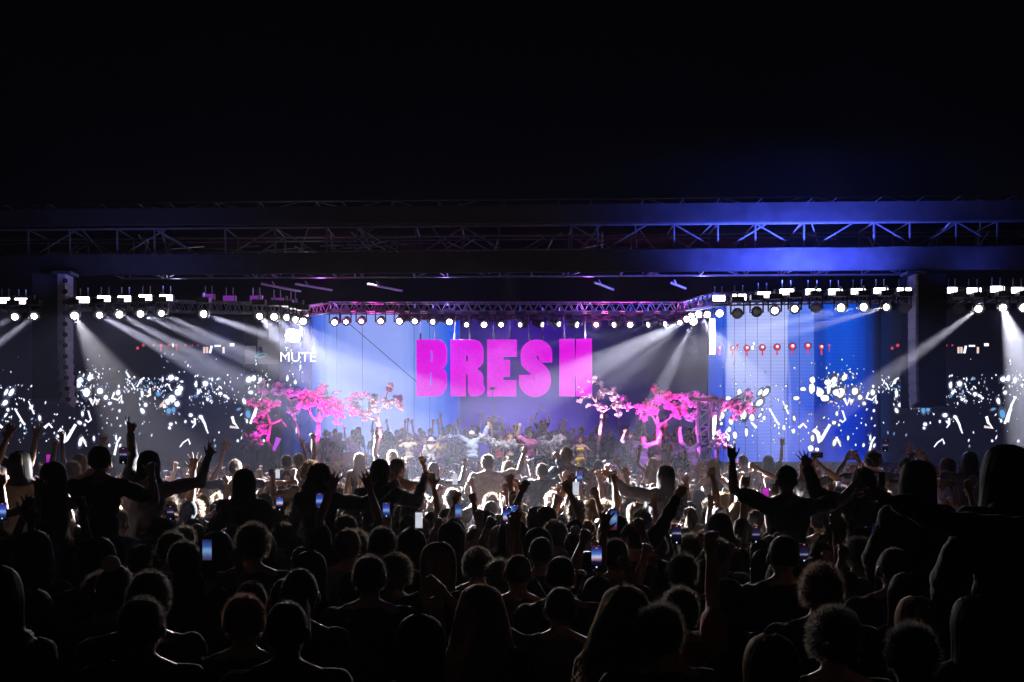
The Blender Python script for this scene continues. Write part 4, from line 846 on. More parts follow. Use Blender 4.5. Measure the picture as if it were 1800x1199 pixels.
# hair in head space: x right, y forward, z up, origin in the middle of the skull
def hair_mesh(style, seed=0, dens=1.0, fine=1.0):
    g = random.Random(seed); b = MB(); dens = dens / fine
    def shell(rx, ry, rz, lump=0, low=-.07, front=.03):
        t = MB(); t.ell((0, -.012, .016), (rx, ry, rz), 22, 16)
        ok = []
        vs = []
        for p in t.v:
            p = V(p); 
            if lump: p = p * (1 + g.uniform(-lump, lump) * .3 + lump * 2.2 * mnoise.noise(p * 22 + V((seed * 7.3, 0, 0))) + .035 * mnoise.noise(p * 9 + V((0, seed * 5.1, 0))))
            vs.append(p)
        for f_ in t.f:
            c = sum((V(t.v[i]) for i in f_), V()) / len(f_)
            if c.z < low or (c.y > front and c.z < .045 + (c.y - .09) * .3) or (abs(c.x) > .06 and c.z < -.03 and c.y > -.01): continue
            ok.append(f_)
        b.add(vs, ok); return t
    def tuft(n, rx, ry, rz, ln, wd, back=.3, low=-.06):
        for _ in range(int(n * dens)):
            for _t in range(20):
                u = V((g.gauss(0, 1), g.gauss(0, 1), g.gauss(0, 1))).normalized(); p = V((u.x * rx, -.012 + u.y * ry, .016 + u.z * rz))
                if p.z > low and not (p.y > .03 and p.z < .05): break
            d = (u + V((g.gauss(0, .5), g.gauss(0, .5), g.gauss(0, .5))) * (1 - back) + V((0, -.1, -.25)) * back).normalized(); L = ln * g.uniform(.4, 1.15) * (.75 if fine < 1 else 1)
            sd = d.cross(V((g.gauss(0, 1), g.gauss(0, 1), g.gauss(0, 1)))).normalized() * wd * max(fine, .45)
            b.add([p * .97 + sd, p * .97 - sd, p + d * L], [(0, 1, 2)])
    def ribbons(n, L, spread=1.0, wid=.012, a0=-118, a1=118, wave=.0, out=0.0):
        for _ in range(int(n * dens)):
            a = R(g.uniform(a0, a1)); s_, c_ = math.sin(a), -math.cos(a); k = g.uniform(.93, 1.08); l2 = L * g.uniform(.6, 1.1)
            pts = [V((s_ * .025, c_ * .03, .136)), V((s_ * .074, c_ * .085 - .01, .108)), V((s_ * .098, c_ * .110 - .01, .03)), V((s_ * .094 * spread, c_ * .094 - .01, -.09)), V((s_ * .112 * spread, c_ * .08 - .035, -.12 - l2 * .35)), V((s_ * .112 * spread * g.uniform(.85, 1.2), c_ * .07 - .05 - out, -.12 - l2 * .7)), V((s_ * .10 * spread * g.uniform(.6, 1.4), c_ * .06 - .05 - out, -.12 - l2))]
            if fine < 1: pts = smooth_path(pts, 3)
            ph = g.uniform(0, 6); vs = []; m = len(pts); q_ = (m - 1) / 6
            for i, p in enumerate(pts):
                u_ = i / q_; p = p * k if u_ < 3.5 else p + (V((g.gauss(0, .006), g.gauss(0, .008), 0)) if fine == 1 else V((math.sin(ph * 9 + u_) * .006, math.cos(ph * 7 + u_ * 1.3) * .009, 0))) + V(((k - 1) * .3 * s_, 0, 0))
                p = p + V((math.sin(ph + u_ * 1.9) * wave * u_ * .3, math.cos(ph + u_ * 1.7) * wave * u_ * .3, 0))
                ww = wid * (.4 + .6 * fine) * (1, 1.2, 1.3, 1.1, .9, .6, .15)[min(6, round(u_))]; tg = V((c_, -s_, 0)) * -1; vs += [p + tg * ww, p - tg * ww]
            b.add(vs, [(2 * i, 2 * i + 1, 2 * i + 3, 2 * i + 2) for i in range(m - 1)])
    if style == 'short': shell(.086, .103, .113, .05); tuft(700, .087, .104, .114, .024, .0016, .4)
    elif style == 'crop': shell(.081, .099, .109, .03, -.05); tuft(520, .082, .1, .110, .013, .0014, .3)
    elif style == 'messy': shell(.089, .105, .116, .09); tuft(950, .091, .106, .117, .042, .0018, .35)
    elif style == 'curly': shell(.094, .11, .12, .09); tuft(900, .105, .118, .13, .035, .004, .0)
    elif style == 'afro': shell(.125, .130, .150, .05, -.06, .05); tuft(1000, .13, .132, .152, .03, .004, .0)
    elif style == 'bob': shell(.090, .106, .116, .01); ribbons(170, .06, 1.08, .012); tuft(120, .088, .105, .115, .02, .002, .6)
    elif style == 'long': shell(.088, .104, .116, .03); ribbons(210, .36, 1.0, .012, wave=.004); tuft(260, .088, .105, .115, .03, .0014, .35)
    elif style == 'longer': shell(.088, .104, .116, .03); ribbons(230, .46, 1.12, .012, wave=.008); tuft(300, .088, .105, .115, .034, .0014, .35)
    elif style == 'wavy': shell(.092, .108, .118, .03); ribbons(230, .30, 1.3, .012, wave=.022); tuft(260, .092, .108, .118, .04, .002, .3)
    elif style == 'wind': shell(.088, .106, .116, .02); ribbons(200, .30, 1.5, .010, wave=.035, out=.10); tuft(260, .092, .108, .118, .05, .002, .2)
    elif style == 'braids':
        shell(.084, .102, .112, .02)
        for i in range(9):
            x = -.08 + .02 * i; p = [V((x, -.08, .0)), V((x * 1.15, -.115, -.10)), V((x * 1.25, -.12, -.2)), V((x * 1.2, -.12, -.27 - g.uniform(0, .06)))]; b.path(p, [.011, .010, .009, .004], 6)
    elif style == 'bun': shell(.083, .101, .110, .01); b.ell((0, -.06, .135), (.045, .045, .04), 12, 8); tuft(160, .085, .103, .112, .015, .002, .5)
    elif style == 'tail':
        shell(.083, .101, .110, .01); tuft(140, .085, .103, .112, .015, .002, .5)
        for _ in range(60):
            x, y = g.gauss(0, .016), g.gauss(0, .014); z = -.3 * g.uniform(.7, 1.1)
            b.add([(x * .3 - .006, -.11, .06), (x * .3 + .006, -.11, .06), (x + .006, -.155 + y, -.04), (x - .006, -.155 + y, -.04), (x * 1.4, -.15 + y, z)], [(0, 1, 2, 3), (3, 2, 4)])
    elif style in ('cap', 'backcap', 'bucket'):
        t = MB(); t.ell((0, -.01, .03), (.093, .113, .105), 20, 14)
        b.add(t.v, [f_ for f_ in t.f if sum(t.v[i][2] for i in f_) / len(f_) > .02])
        if style == 'bucket': b.tube((0, -.01, .035), (0, -.01, -.01), .098, .155, 20, False)
        else:
            sg = 1 if style == 'cap' else -1
            vs = []; n = 9
            for i in range(n):
                t_ = R(-70 + 140 * i / (n - 1)); vs += [(math.sin(t_) * .088, sg * (.0 + math.cos(t_) * .10) - .01, .035), (math.sin(t_) * .085, sg * (.075 + math.cos(t_) * .105) - .01, .022)]
            for i in range(n): x, y, z = vs[2 * i + 1]; vs.append((x, y, z - .006))
            b.add(vs, [(2 * i, 2 * i + 1, 2 * i + 3, 2 * i + 2) for i in range(n - 1)])
            b.ell((0, -.01, .136), (.01, .01, .006), 6, 4)
    me = b.mesh('hair_' + style, [], True); return me
HC = {}
def hair_data(style, seed=0, fine=False):
    k = (style, seed % 2, fine)
    if k not in HC: HC[k] = hair_mesh(style, seed % 2 + 3, 1.0, .3 if fine else 1.0)
    return HC[k]
BC = {}
def body_data(key, P, top, bottom, vox, deci=0):
    k = (key, top, bottom, vox)
    if k not in BC:
        J = joints(P); bm_ = remesh(body_prims(J, P, max(.0088, vox * 1.02)), 'body', vox, 3)
        t, b = cloth_prims(J, top, bottom)
        BC[k] = (J, bm_, remesh(t, 'top', .013, 3, ripple=.045) if t.f else None, remesh(b, 'trousers', .016, 3, ripple=.012))
    return BC[k]
def slot(o, m):
    if not o.data.materials: o.data.materials.append(m)
    o.material_slots[0].link = 'OBJECT'; o.material_slots[0].material = m
TOPN = dict(tee='t_shirt', long='long_sleeved_top', tank='tank_top', crop='crop_top', jacket='jacket', hood='hooded_jacket', shirt='shirt', bra='bra_top')
BOTN = dict(jeans='trousers', shorts='shorts', skirt='skirt')
def person(key, P, loc, rz=0, s=1.0, hair='short', hc='dark', skin=1, top='tee', tc='black', bottom='jeans', bc='black', label=None, group=None, vox=.011, hatc=None, eyes=False, hseed=0):
    J, bd, tp, bt = body_data(key, P, top, bottom, vox)
    o = link('person', bd, None, loc, (0, 0, rz)); o.scale = (s,) * 3; slot(o, SKIN[skin])
    tag(o, label, 'person', group)
    hm_ = Matrix.Translation(J['head']) @ J['hm'].to_4x4()
    if hair in ('cap', 'backcap', 'bucket'):
        h0 = link('hair', hair_data('crop', hseed), o); slot(h0, HAIR[hc]); h0.matrix_local = hm_
        h = link('hat' if hair == 'bucket' else 'cap', hair_data(hair, 0), o); slot(h, CL[hatc or 'black']); h.matrix_local = hm_
    elif hair:
        h = link('hair', hair_data(hair, hseed, loc[1] < 9), o); slot(h, HAIR[hc]); h.matrix_local = hm_
    if tp: t = link(TOPN[top], tp, o); slot(t, CL[tc])
    b_ = link(BOTN[bottom], bt, o); slot(b_, CL[bc])
    if eyes:
        for sx in (-1, 1):
            e = link('eye', EYEM, o); slot(e, mat('eye_dark', (.02, .015, .01), .2)); e.matrix_local = hm_ @ Matrix.Translation((sx * .031, .084, .004))
    return o, J
EYEM = MB().ell((0, 0, 0), (.013, .008, .008), 8, 6).mesh('eye', [])
def top_of(J, hair): return J['head'].z + .128 + (.02 if hair in ('curly', 'bun') else .04 if hair == 'afro' else 0)
def put_head(key, P, px, py, Y, rider=False, **kw):
    """stand (or seat on someone's shoulders) a person so that the crown shows at (px, py); scale kept natural by P"""
    vox = kw.pop('vox', .011); J = joints(P); tz = EYE + (HZ - py) / F * Y; s_ = kw.pop('s', None)
    rz = kw.get('rz', 0); kw.setdefault('hair', 'short')
    if s_ is None: s_ = 1.0 if rider else min(1.12, max(.86, tz / top_of(J, kw['hair'])))
    hx = V((J['head'].x * s_, J['head'].y * s_, 0)); hx.rotate(Quaternion((0, 0, 1), rz))
    p = at(px, py, Y); z = tz - top_of(J, kw['hair']) * s_ if (rider or P.get('legs') == 'seat') else kw.pop('z0', 0)
    kw.pop('z0', None)
    o, J = person(key, P, (p.x - hx.x, Y - hx.y, z), s=s_, vox=vox, **kw)
    if rider:
        carrier(p.x - hx.x, Y - hx.y + .13, z, kw.get('label', ''), px)
    return o, J
# ---- phones
M_screen = {}
def phone(loc, rz=0, tilt=0, land=False, scr='stage', label='', s=1.0, nobj=None):
    if loc[1] < 9.5: s *= .84
    e = empty('phone', loc, rz, label=label, cat='phone', group='phones held up in the crowd'); e.rotation_euler = (tilt, R(90) if land else 0, rz); e.scale = (s,) * 3
    MB().box((0, 0, 0), (.076, .009, .158)).build('case', mat('phone_case', (.02, .02, .022), .25, spec=.8), e)
    if scr:
        m = screen_mat(scr); MB().add([(-.034, -.0055, -.073), (.034, -.0055, -.073), (.034, -.0055, .073), (-.034, -.0055, .073)], [(0, 1, 2, 3)]).build('screen', m, e)
        if scr in ('stage', 'blue', 'dim'):
            b = MB(); b.box((0, -.0065, -.064), (.010, .001, .010)); b.build('shutter_button', emat('ui_white', (.9, .9, 1), 1.0), e)
            b = MB(); b.box((0, -.0065, .066), (.016, .001, .006)); b.build('timer', emat('ui_red', (1, .12, .06), 1.1), e)
    return e
def screen_mat(k):
    if 'screen_' + k in MATS: return MATS['screen_' + k]
    st = dict(stage=[(0, (.0, .0, .01)), (.25, (.01, .01, .03)), (.36, (.5, .25, .45)), (.46, (.75, .8, 1)), (.6, (.1, .25, .8)), (.8, (.02, .05, .35)), (1, (0, 0, .02))],
              blue=[(0, (0, 0, .01)), (.3, (.02, .06, .3)), (.5, (.35, .5, .95)), (.62, (.05, .12, .7)), (1, (.01, .02, .12))],
              white=[(0, (.75, .78, .9)), (.4, (.85, .88, 1)), (.8, (.7, .75, .9)), (1, (.9, .9, 1))], dim=[(0, (0, 0, .004)), (.35, (.01, .01, .02)), (.42, (.35, .3, .6)), (.5, (.02, .02, .06)), (1, (0, 0, .005))],
              teal=[(0, (.1, .02, .05)), (.2, (.05, .12, .35)), (.5, (.25, .45, .75)), (.7, (.05, .12, .45)), (1, (.02, .03, .2))], magenta=[(0, (.5, 0, .5)), (1, (.7, .05, .7))])[k]
    m = bpy.data.materials.new('screen_' + k); m.use_nodes = True; nt = m.node_tree; nt.nodes.remove(nt.nodes['Principled BSDF'])
    tc = nt.nodes.new('ShaderNodeTexCoord'); sx = nt.nodes.new('ShaderNodeSeparateXYZ'); L = nt.links; L.new(tc.outputs['Object'], sx.inputs[0])
    mr = nt.nodes.new('ShaderNodeMapRange'); mr.inputs[1].default_value = -.073; mr.inputs[2].default_value = .073; L.new(sx.outputs[2], mr.inputs[0])
    nz_ = nt.nodes.new('ShaderNodeTexNoise'); nz_.inputs['Scale'].default_value = 90; L.new(tc.outputs['Object'], nz_.inputs['Vector'])
    ad = nt.nodes.new('ShaderNodeMath'); ad.operation = 'MULTIPLY_ADD'; ad.inputs[1].default_value = .16; L.new(nz_.outputs[0], ad.inputs[0]); 
    sb_ = nt.nodes.new('ShaderNodeMath'); sb_.operation = 'SUBTRACT'; oi = nt.nodes.new('ShaderNodeObjectInfo'); rr = nt.nodes.new('ShaderNodeMath'); rr.operation = 'MULTIPLY'; rr.inputs[1].default_value = .26; L.new(oi.outputs['Random'], rr.inputs[0]); L.new(rr.outputs[0], sb_.inputs[1]); L.new(mr.outputs[0], sb_.inputs[0]); L.new(sb_.outputs[0], ad.inputs[2])
    rp = nt.nodes.new('ShaderNodeValToRGB'); el_ = rp.color_ramp.elements
    while len(el_) > 1: el_.remove(el_[-1])
    el_[0].position = st[0][0]; el_[0].color = (*st[0][1], 1)
    for p_, c_ in st[1:]: q = el_.new(p_); q.color = (*c_, 1)
    L.new(ad.outputs[0], rp.inputs[0]); em = nt.nodes.new('ShaderNodeEmission'); em.inputs[1].default_value = .7; L.new(rp.outputs[0], em.inputs[0]); L.new(em.outputs[0], nt.nodes['Material Output'].inputs['Surface'])
    m.cycles.emission_sampling = 'NONE'; MATS['screen_' + k] = m; return m
UPL = ((-.25, .12, .95), (.05, .1, 1)); UPR = ((.25, .12, .95), (-.05, .1, 1))
POSES = {
 'down': dict(),
 'downf': dict(build='f'),
 'lean': dict(lean=(.06, .02), head=(.3, .05, .05)),
 'leanf': dict(build='f', lean=(-.06, .03), head=(-.4, .0, -.05)),
 'elbows': dict(armL=((-.5, .3, -.7), (.2, .8, .3), 'relaxed'), armR=((.5, .3, -.7), (-.2, .8, .3), 'relaxed')),
 'phoneR': dict(armR=((.35, .75, .35), (-.25, .35, .95), 'grip', (0, -1, 0)), armL=((-.3, .8, .2), (.35, .45, .85), 'grip', (0, -1, 0))),
 'phone1': dict(build='f', armR=((.3, .45, .8), (-.12, .25, 1), 'grip', (0, -1, 0))),
 'handR': dict(armR=((.3, .1, .95), (.1, .05, 1), 'open')),
 'handL': dict(build='f', armL=((-.3, .1, .95), (-.1, .15, 1), 'wave')),
 'both': dict(armL=((-.45, .1, .85), (-.1, .1, 1), 'open'), armR=((.45, .1, .85), (.15, .1, 1), 'open')),
 'bothf': dict(build='f', armL=((-.5, .2, .7), (.3, .1, 1), 'open'), armR=((.5, .2, .7), (-.2, .1, 1), 'relaxed')),
 'fistR': dict(armR=((.5, .3, .7), (-.2, .2, 1), 'fist')),
}
ncar = [0]
CARL = ['between his neighbours', 'under the raised figure']
def carrier(x, y, seatz, rider_label, px):
    s_ = min(1.13, max(.88, (seatz + .02) / 1.44)); ncar[0] += 1
    hc = rnd.choice(['dark', 'black', 'brown']); st = rnd.choice(['short', 'crop', 'messy'])
    person('carry', dict(armL=((-.45, .45, -.5), (.35, .3, .85), 'grip'), armR=((.45, .45, -.5), (-.35, .3, .85), 'grip'), stance=.1), (x, y + .02, 0), s=s_, hair=st, hc=hc, skin=rnd.randint(0, 2), top='tee', tc='charcoal', bc='navy',
        label='person carrying on their shoulders the ' + carry_words(rider_label), group='people carrying someone on their shoulders', vox=.013)
def carry_words(l):
    ws = l.replace('person sitting on shoulders, ', '').split(); return ' '.join(ws[:9]).rstrip(',')
# ---------------------------------------------------------------- the people one can tell apart
GP = None
taken = []
def feat(label, px, py, Y, pose, **kw):
    key = 'f%d' % len(taken)
    o, J = put_head(kw.pop('key', key), pose, px, py, Y, label=label, **kw)
    taken.append((o.location.x, o.location.y)); return o, J
def rider(label, px, py, Y, pose, **kw):
    P = dict(pose); P['legs'] = 'seat'; return feat('person sitting on shoulders, ' + label, px, py, Y, P, rider=True, group='people sitting on shoulders above the crowd', **kw)
hi = dict(vox=.009)
# left group
o, J = rider('broad dark man filming the stage with a phone', 176, 783, 8.3, dict(armR=((.62, .45, -.35), (-.35, .5, 1.25), 'grip', (0, -1, 0)), armL=((-.15, .6, -.3), (.7, .6, .5), 'grip', (0, -1, 0)), head=(.05, 0, 0)), hair='short', hc='black', top='tee', tc='black', skin=1, vox=.009)
phone(at(217, 801, 7.95), 0, 0, False, 'dim', 'phone filming the stage, held by the broad man on shoulders')
rider('woman with long dark hair and ribbed grey top', 95, 815, 8.6, dict(build='f', armL=((-.95, .1, -.35), (-.12, .1, 1), 'vee', (0, -1, 0)), armR=((1, .25, .12), (1, .3, .45), 'open'), lean=(0, .02)), hair='longer', hc='black', top='tank', tc='grey', skin=1, vox=.009)
rider('dark haired person in pale shirt, far left', 36, 796, 9.2, dict(build='f', armL=((-.3, .3, .4), (.3, .2, 1), 'open'), armR=((.9, .5, .2), (.8, .5, .5), 'relaxed')), hair='bob', hc='dark', top='shirt', tc='beige', skin=1)
rider('bowl-haired man waving both arms to the left group', 262, 795, 9.4, dict(armL=((-.05, .35, .5), (-.1, .15, 1), 'vee', (0, -1, 0)), armR=((.95, .3, .18), (.25, .3, 1), 'vee', (0, -1, 0)), lean=(.05, .03), twist=.2), hair='bob', hc='black', top='long', tc='grey', skin=1, vox=.009)
feat('raised bare arm with spread fingers beside the waving man', 296, 870, 10.4, dict(armR=((.12, .2, .9), (.05, .1, 1), 'wave', (0, -1, 0))), hair='messy', hc='dark', top='tee', tc='navy')
# middle left
rider('hooded long-haired silhouette in bulky dark jacket', 430, 827, 9.3, dict(build='f', armL=((-.55, .25, -.8), (.35, .6, -.3), 'grip'), armR=((.55, .25, -.8), (-.35, .6, -.3), 'grip')), hair='long', hc='black', top='hood', tc='black', vox=.01)
rider('long-haired woman stretching one arm to the right', 562, 817, 9.6, dict(build='f', armR=((1, .25, -.12), (.85, .25, .62), 'relaxed', (0, -1, 0)), armL=((-.35, .4, -.7), (.1, .7, .5), 'relaxed'), lean=(-.04, .02), head=(-.2, 0, .08)), hair='wind', hc='brown', top='jacket', tc='black', vox=.009)
rider('woman in black leather jacket and pale jeans', 668, 810, 10.2, dict(build='f', armR=((.6, .6, -.25), (.2, .6, .7), 'grip'), armL=((-.5, .1, -.8), (.3, .5, -.2), 'relaxed'), lean=(.05, .04)), hair='long', hc='black', top='jacket', tc='black', bc='beige', skin=1, vox=.009)
rider('short-haired man turning sideways beside the leather jacket', 699, 806, 12.5, dict(armR=((.5, .6, .1), (-.3, .3, .9), 'fist'), armL=((-.3, .4, -.6), (.3, .6, .3), 'relaxed'), head=(-.8, 0, 0)), hair='short', hc='black', top='tank', tc='beige', skin=1)
rider('frizzy curly-haired man in open grey shirt', 547, 810, 12.2, dict(armL=((-1, .2, -.25), (-.1, .1, 1), 'fist'), armR=((.3, .3, -.9), (-.1, .6, .3), 'relaxed'), lean=(-.03, 0)), hair='afro', hc='chestnut', top='shirt', tc='beige')
rider('man in navy tee with one arm held straight right', 414, 808, 14.2, dict(armR=((1, .1, .02), (1, .15, .06), 'relaxed'), armL=((-1, .2, -.1), (-1, .2, .0), 'open')), hair='short', hc='dark', top='tee', tc='navy')
rider('backlit blond woman near the left haze', 352, 814, 14.6, dict(build='f', armR=((.4, .3, .8), (.2, .2, 1), 'open'), armL=((-.4, .3, -.5), (.3, .7, .3), 'relaxed')), hair='bob', hc='blond', top='tank', tc='beige')
rider('short-haired person with one bent arm up by the left corner lamps', 504, 800, 17, dict(armR=((.5, .2, .8), (-.3, .2, 1), 'fist')), hair='short', hc='dark', top='tee', tc='charcoal')
rider('braided person with both hands raised', 762, 812, 15.6, dict(build='f', armL=((-.9, .1, .05), (-.1, .15, 1), 'open', (0, -1, 0)), armR=((.9, .1, .05), (.12, .15, 1), 'relaxed', (0, -1, 0))), hair='braids', hc='chestnut', top='long', tc='charcoal', vox=.01)
rider('man in beige shirt pointing one finger to the sky', 858, 799, 14.6, dict(armR=((.85, .2, .28), (.28, .1, 1), 'point', (0, -1, 0)), armL=((-.4, .3, -.8), (.2, .8, -.1), 'relaxed'), head=(-.55, .05, 0)), hair='short', hc='brown', top='shirt', tc='beige', vox=.009)
rider('blond woman in purple bra top seen from behind', 894, 812, 15.4, dict(build='f', head=(.1, 0, 0), armL=((-.3, .5, -.6), (.2, .8, .3), 'relaxed'), armR=((.4, .5, -.6), (-.1, .8, .3), 'relaxed')), hair='longer', hc='blond', top='bra', tc='purple', skin=0, vox=.01)
rider('hunched person in dark jacket, hand on head', 953, 815, 14.8, dict(lean=(.02, .22), armR=((.5, .5, .4), (-.4, .1, .9), 'grip'), armL=((-.4, .5, -.5), (.2, .8, .2), 'relaxed')), hair='short', hc='dark', top='jacket', tc='black')
rider('big man in navy tee leaning to the right', 996, 786, 15.0, dict(lean=(-.10, .02), armR=((.85, .4, -.35), (.4, .8, .1), 'relaxed'), armL=((-.85, .3, -.5), (-.1, .8, .0), 'relaxed')), hair='short', hc='chestnut', top='tee', tc='navy', s=1.1)
rider('man with elbows wide and forearms raised right of the navy tee', 1052, 808, 17.5, dict(armR=((1, 0, .1), (-.5, .1, .9), 'relaxed'), armL=((-1, 0, .1), (-.3, .1, 1), 'relaxed')), hair='crop', hc='dark', top='tank', tc='beige')
rider('woman in black leaning back with one arm out left', 1170, 820, 11.6, dict(build='f', lean=(.10, -.02), armL=((-.95, .2, .15), (-.85, .2, .75), 'open', (0, -1, 0)), armR=((.3, .4, -.8), (.1, .8, -.2), 'relaxed'), head=(.3, -.1, -.1)), hair='long', hc='brown', top='jacket', tc='black', vox=.009)
rider('blond woman in black crop top with elbows out', 1254, 808, 16.4, dict(build='f', armL=((-.7, -.1, -.75), (.35, .3, -.6), 'relaxed'), armR=((.7, -.1, -.75), (-.35, .3, -.6), 'relaxed')), hair='bob', hc='blond', top='crop', tc='black', skin=0, vox=.01)
rider('fair woman shaking her hair below the bright pink tree', 1148, 806, 21, dict(build='f', armL=((-.5, .2, .6), (.2, .2, 1), 'open'), armR=((.5, .2, .6), (.2, .2, 1), 'open')), hair='wind', hc='blond', top='tank', tc='grey')
rider('person with arms wide before the blue wall, in pale tee', 1306, 800, 18.5, dict(armL=((-1, .2, -.4), (-.6, .6, .1), 'relaxed'), armR=((.8, .3, -.5), (.2, .8, .3), 'relaxed')), hair='short', hc='brown', top='tee', tc='grey')
rider('dark-haired person close to the blue wall', 1350, 802, 19, dict(build='f', armR=((.4, .2, .8), (.1, .2, 1), 'open')), hair='bob', hc='dark', top='tee', tc='charcoal')
# right
rider('large man silhouetted, horned hand raised against the blue wall', 1382, 819, 9.0, dict(lean=(-.02, .02), armL=((-.88, .15, .42), (-.02, .1, 1), 'horns', (0, -1, 0)), armR=((.97, .25, .12), (.75, .2, .85), 'open', (0, -1, 0))), hair='cap', hatc='black', hc='black', top='tee', tc='black', skin=2, vox=.0085, s=1.08)
rider('pale-shirted woman with hand to hair behind the large man', 1420, 806, 13.6, dict(build='f', armR=((.75, .2, .3), (.6, .2, .9), 'relaxed'), armL=((-1, .2, .25), (-.9, .2, .5), 'relaxed')), hair='bob', hc='blond', top='tee', tc='charcoal')
phone(at(1436, 800, 13.3), .2, .3, True, None, 'pale phone raised edge-on beside the clapping silhouettes')
rider('long-haired woman reaching up to clasp hands', 1518, 825, 9.2, dict(build='f', armL=((-.85, .2, .32), (-.30, .1, 1), 'open', (0, -1, 0)), armR=((.4, .4, -.7), (.1, .8, .2), 'grip'), lean=(.02, .02)), hair='longer', hc='black', top='jacket', tc='black', vox=.009)
rider('curly man spreading both arms below the right wall', 1535, 792, 13.2, dict(armL=((-1, .1, -.02), (-.75, .1, .65), 'relaxed'), armR=((.9, .2, -.1), (.2, .2, .9), 'open')), hair='curly', hc='dark', top='shirt', tc='grey')
rider('person in black cap with raised phone arm', 1592, 806, 12.6, dict(armL=((-.75, .2, .25), (-.45, .2, .9), 'grip'), armR=((.6, .2, .3), (-.6, .2, .8), 'relaxed')), hair='cap', hatc='black', hc='dark', top='tee', tc='charcoal')
phone(at(1556, 783, 12.5), 0, .1, False, 'dim', 'phone held aloft left of the right speaker hang')
rider('woman with bare shoulders and pale strapless top', 1665, 806, 13.8, dict(build='f', armL=((-.6, .3, .3), (-.2, .2, 1), 'open'), armR=((.6, .3, -.3), (.3, .5, .6), 'relaxed')), hair='long', hc='chestnut', top='crop', tc='white', skin=0)
rider('arms-crossed-high figure under the far right wall', 1704, 796, 13.5, dict(build='f', armL=((-1, .2, .2), (-.8, .2, .2), 'fist'), armR=((.9, .2, .1), (.1, .2, .9), 'open')), hair='bob', hc='dark', top='tee', tc='charcoal')
rider('very large long-haired woman silhouetted in black, right side', 1612, 814, 6.3, dict(build='f', armL=((-.3, .25, -.9), (.3, .6, -.5), 'relaxed'), armR=((.32, .2, -.9), (-.2, .6, -.5), 'relaxed')), hair='longer', hc='black', top='jacket', tc='black', s=1.0, vox=.009)
rider('nearest big hooded silhouette at the right edge', 1768, 788, 4.6, dict(build='f', armL=((-.3, .2, -.9), (.2, .6, -.6), 'relaxed'), armR=((.6, .3, -.6), (.3, .8, .2), 'relaxed')), hair='longer', hc='black', top='hood', tc='black', vox=.009)
rider('figure cut by the right edge whose open hand reaches in', 1872, 800, 4.3, dict(armL=((-.75, .3, .12), (-.92, .2, .38), 'open', (0, .6, 1))), hair='short', hc='black', top='long', tc='black', vox=.009)
rider('person on the far left edge, head cut by the frame', 6, 805, 10.5, dict(build='f', armR=((.3, .3, .7), (.1, .2, 1), 'open')), hair='long', hc='dark', top='tee', tc='charcoal')
rider('short-haired figure between the white-topped woman and the hang', 128, 812, 13.0, dict(armL=((-.4, .2, .8), (.1, .1, 1), 'fist'), armR=((.4, .2, .8), (.2, .1, 1), 'open')), hair='messy', hc='brown', top='tee', tc='charcoal')
rider('girl with long fair hair behind the filming man', 140, 800, 14.5, dict(build='f', armL=((-.4, .2, .8), (-.1, .1, 1), 'open')), hair='longer', hc='blond', top='tank', tc='grey')
rider('brown-haired man with one fist up left of the pale drape', 525, 797, 16, dict(armR=((.25, .3, .95), (-.1, .1, 1), 'fist')), hair='short', hc='brown', top='tee', tc='navy')
rider('long-haired woman lit from behind, below the pale tree', 632, 798, 17.5, dict(build='f'), hair='long', hc='blond', top='tank', tc='charcoal')
rider('man making a vee sign below the drape', 690, 792, 17.5, dict(armL=((-.5, .2, .8), (.1, .1, 1), 'vee', (0, -1, 0))), hair='short', hc='blond', top='tee', tc='charcoal')
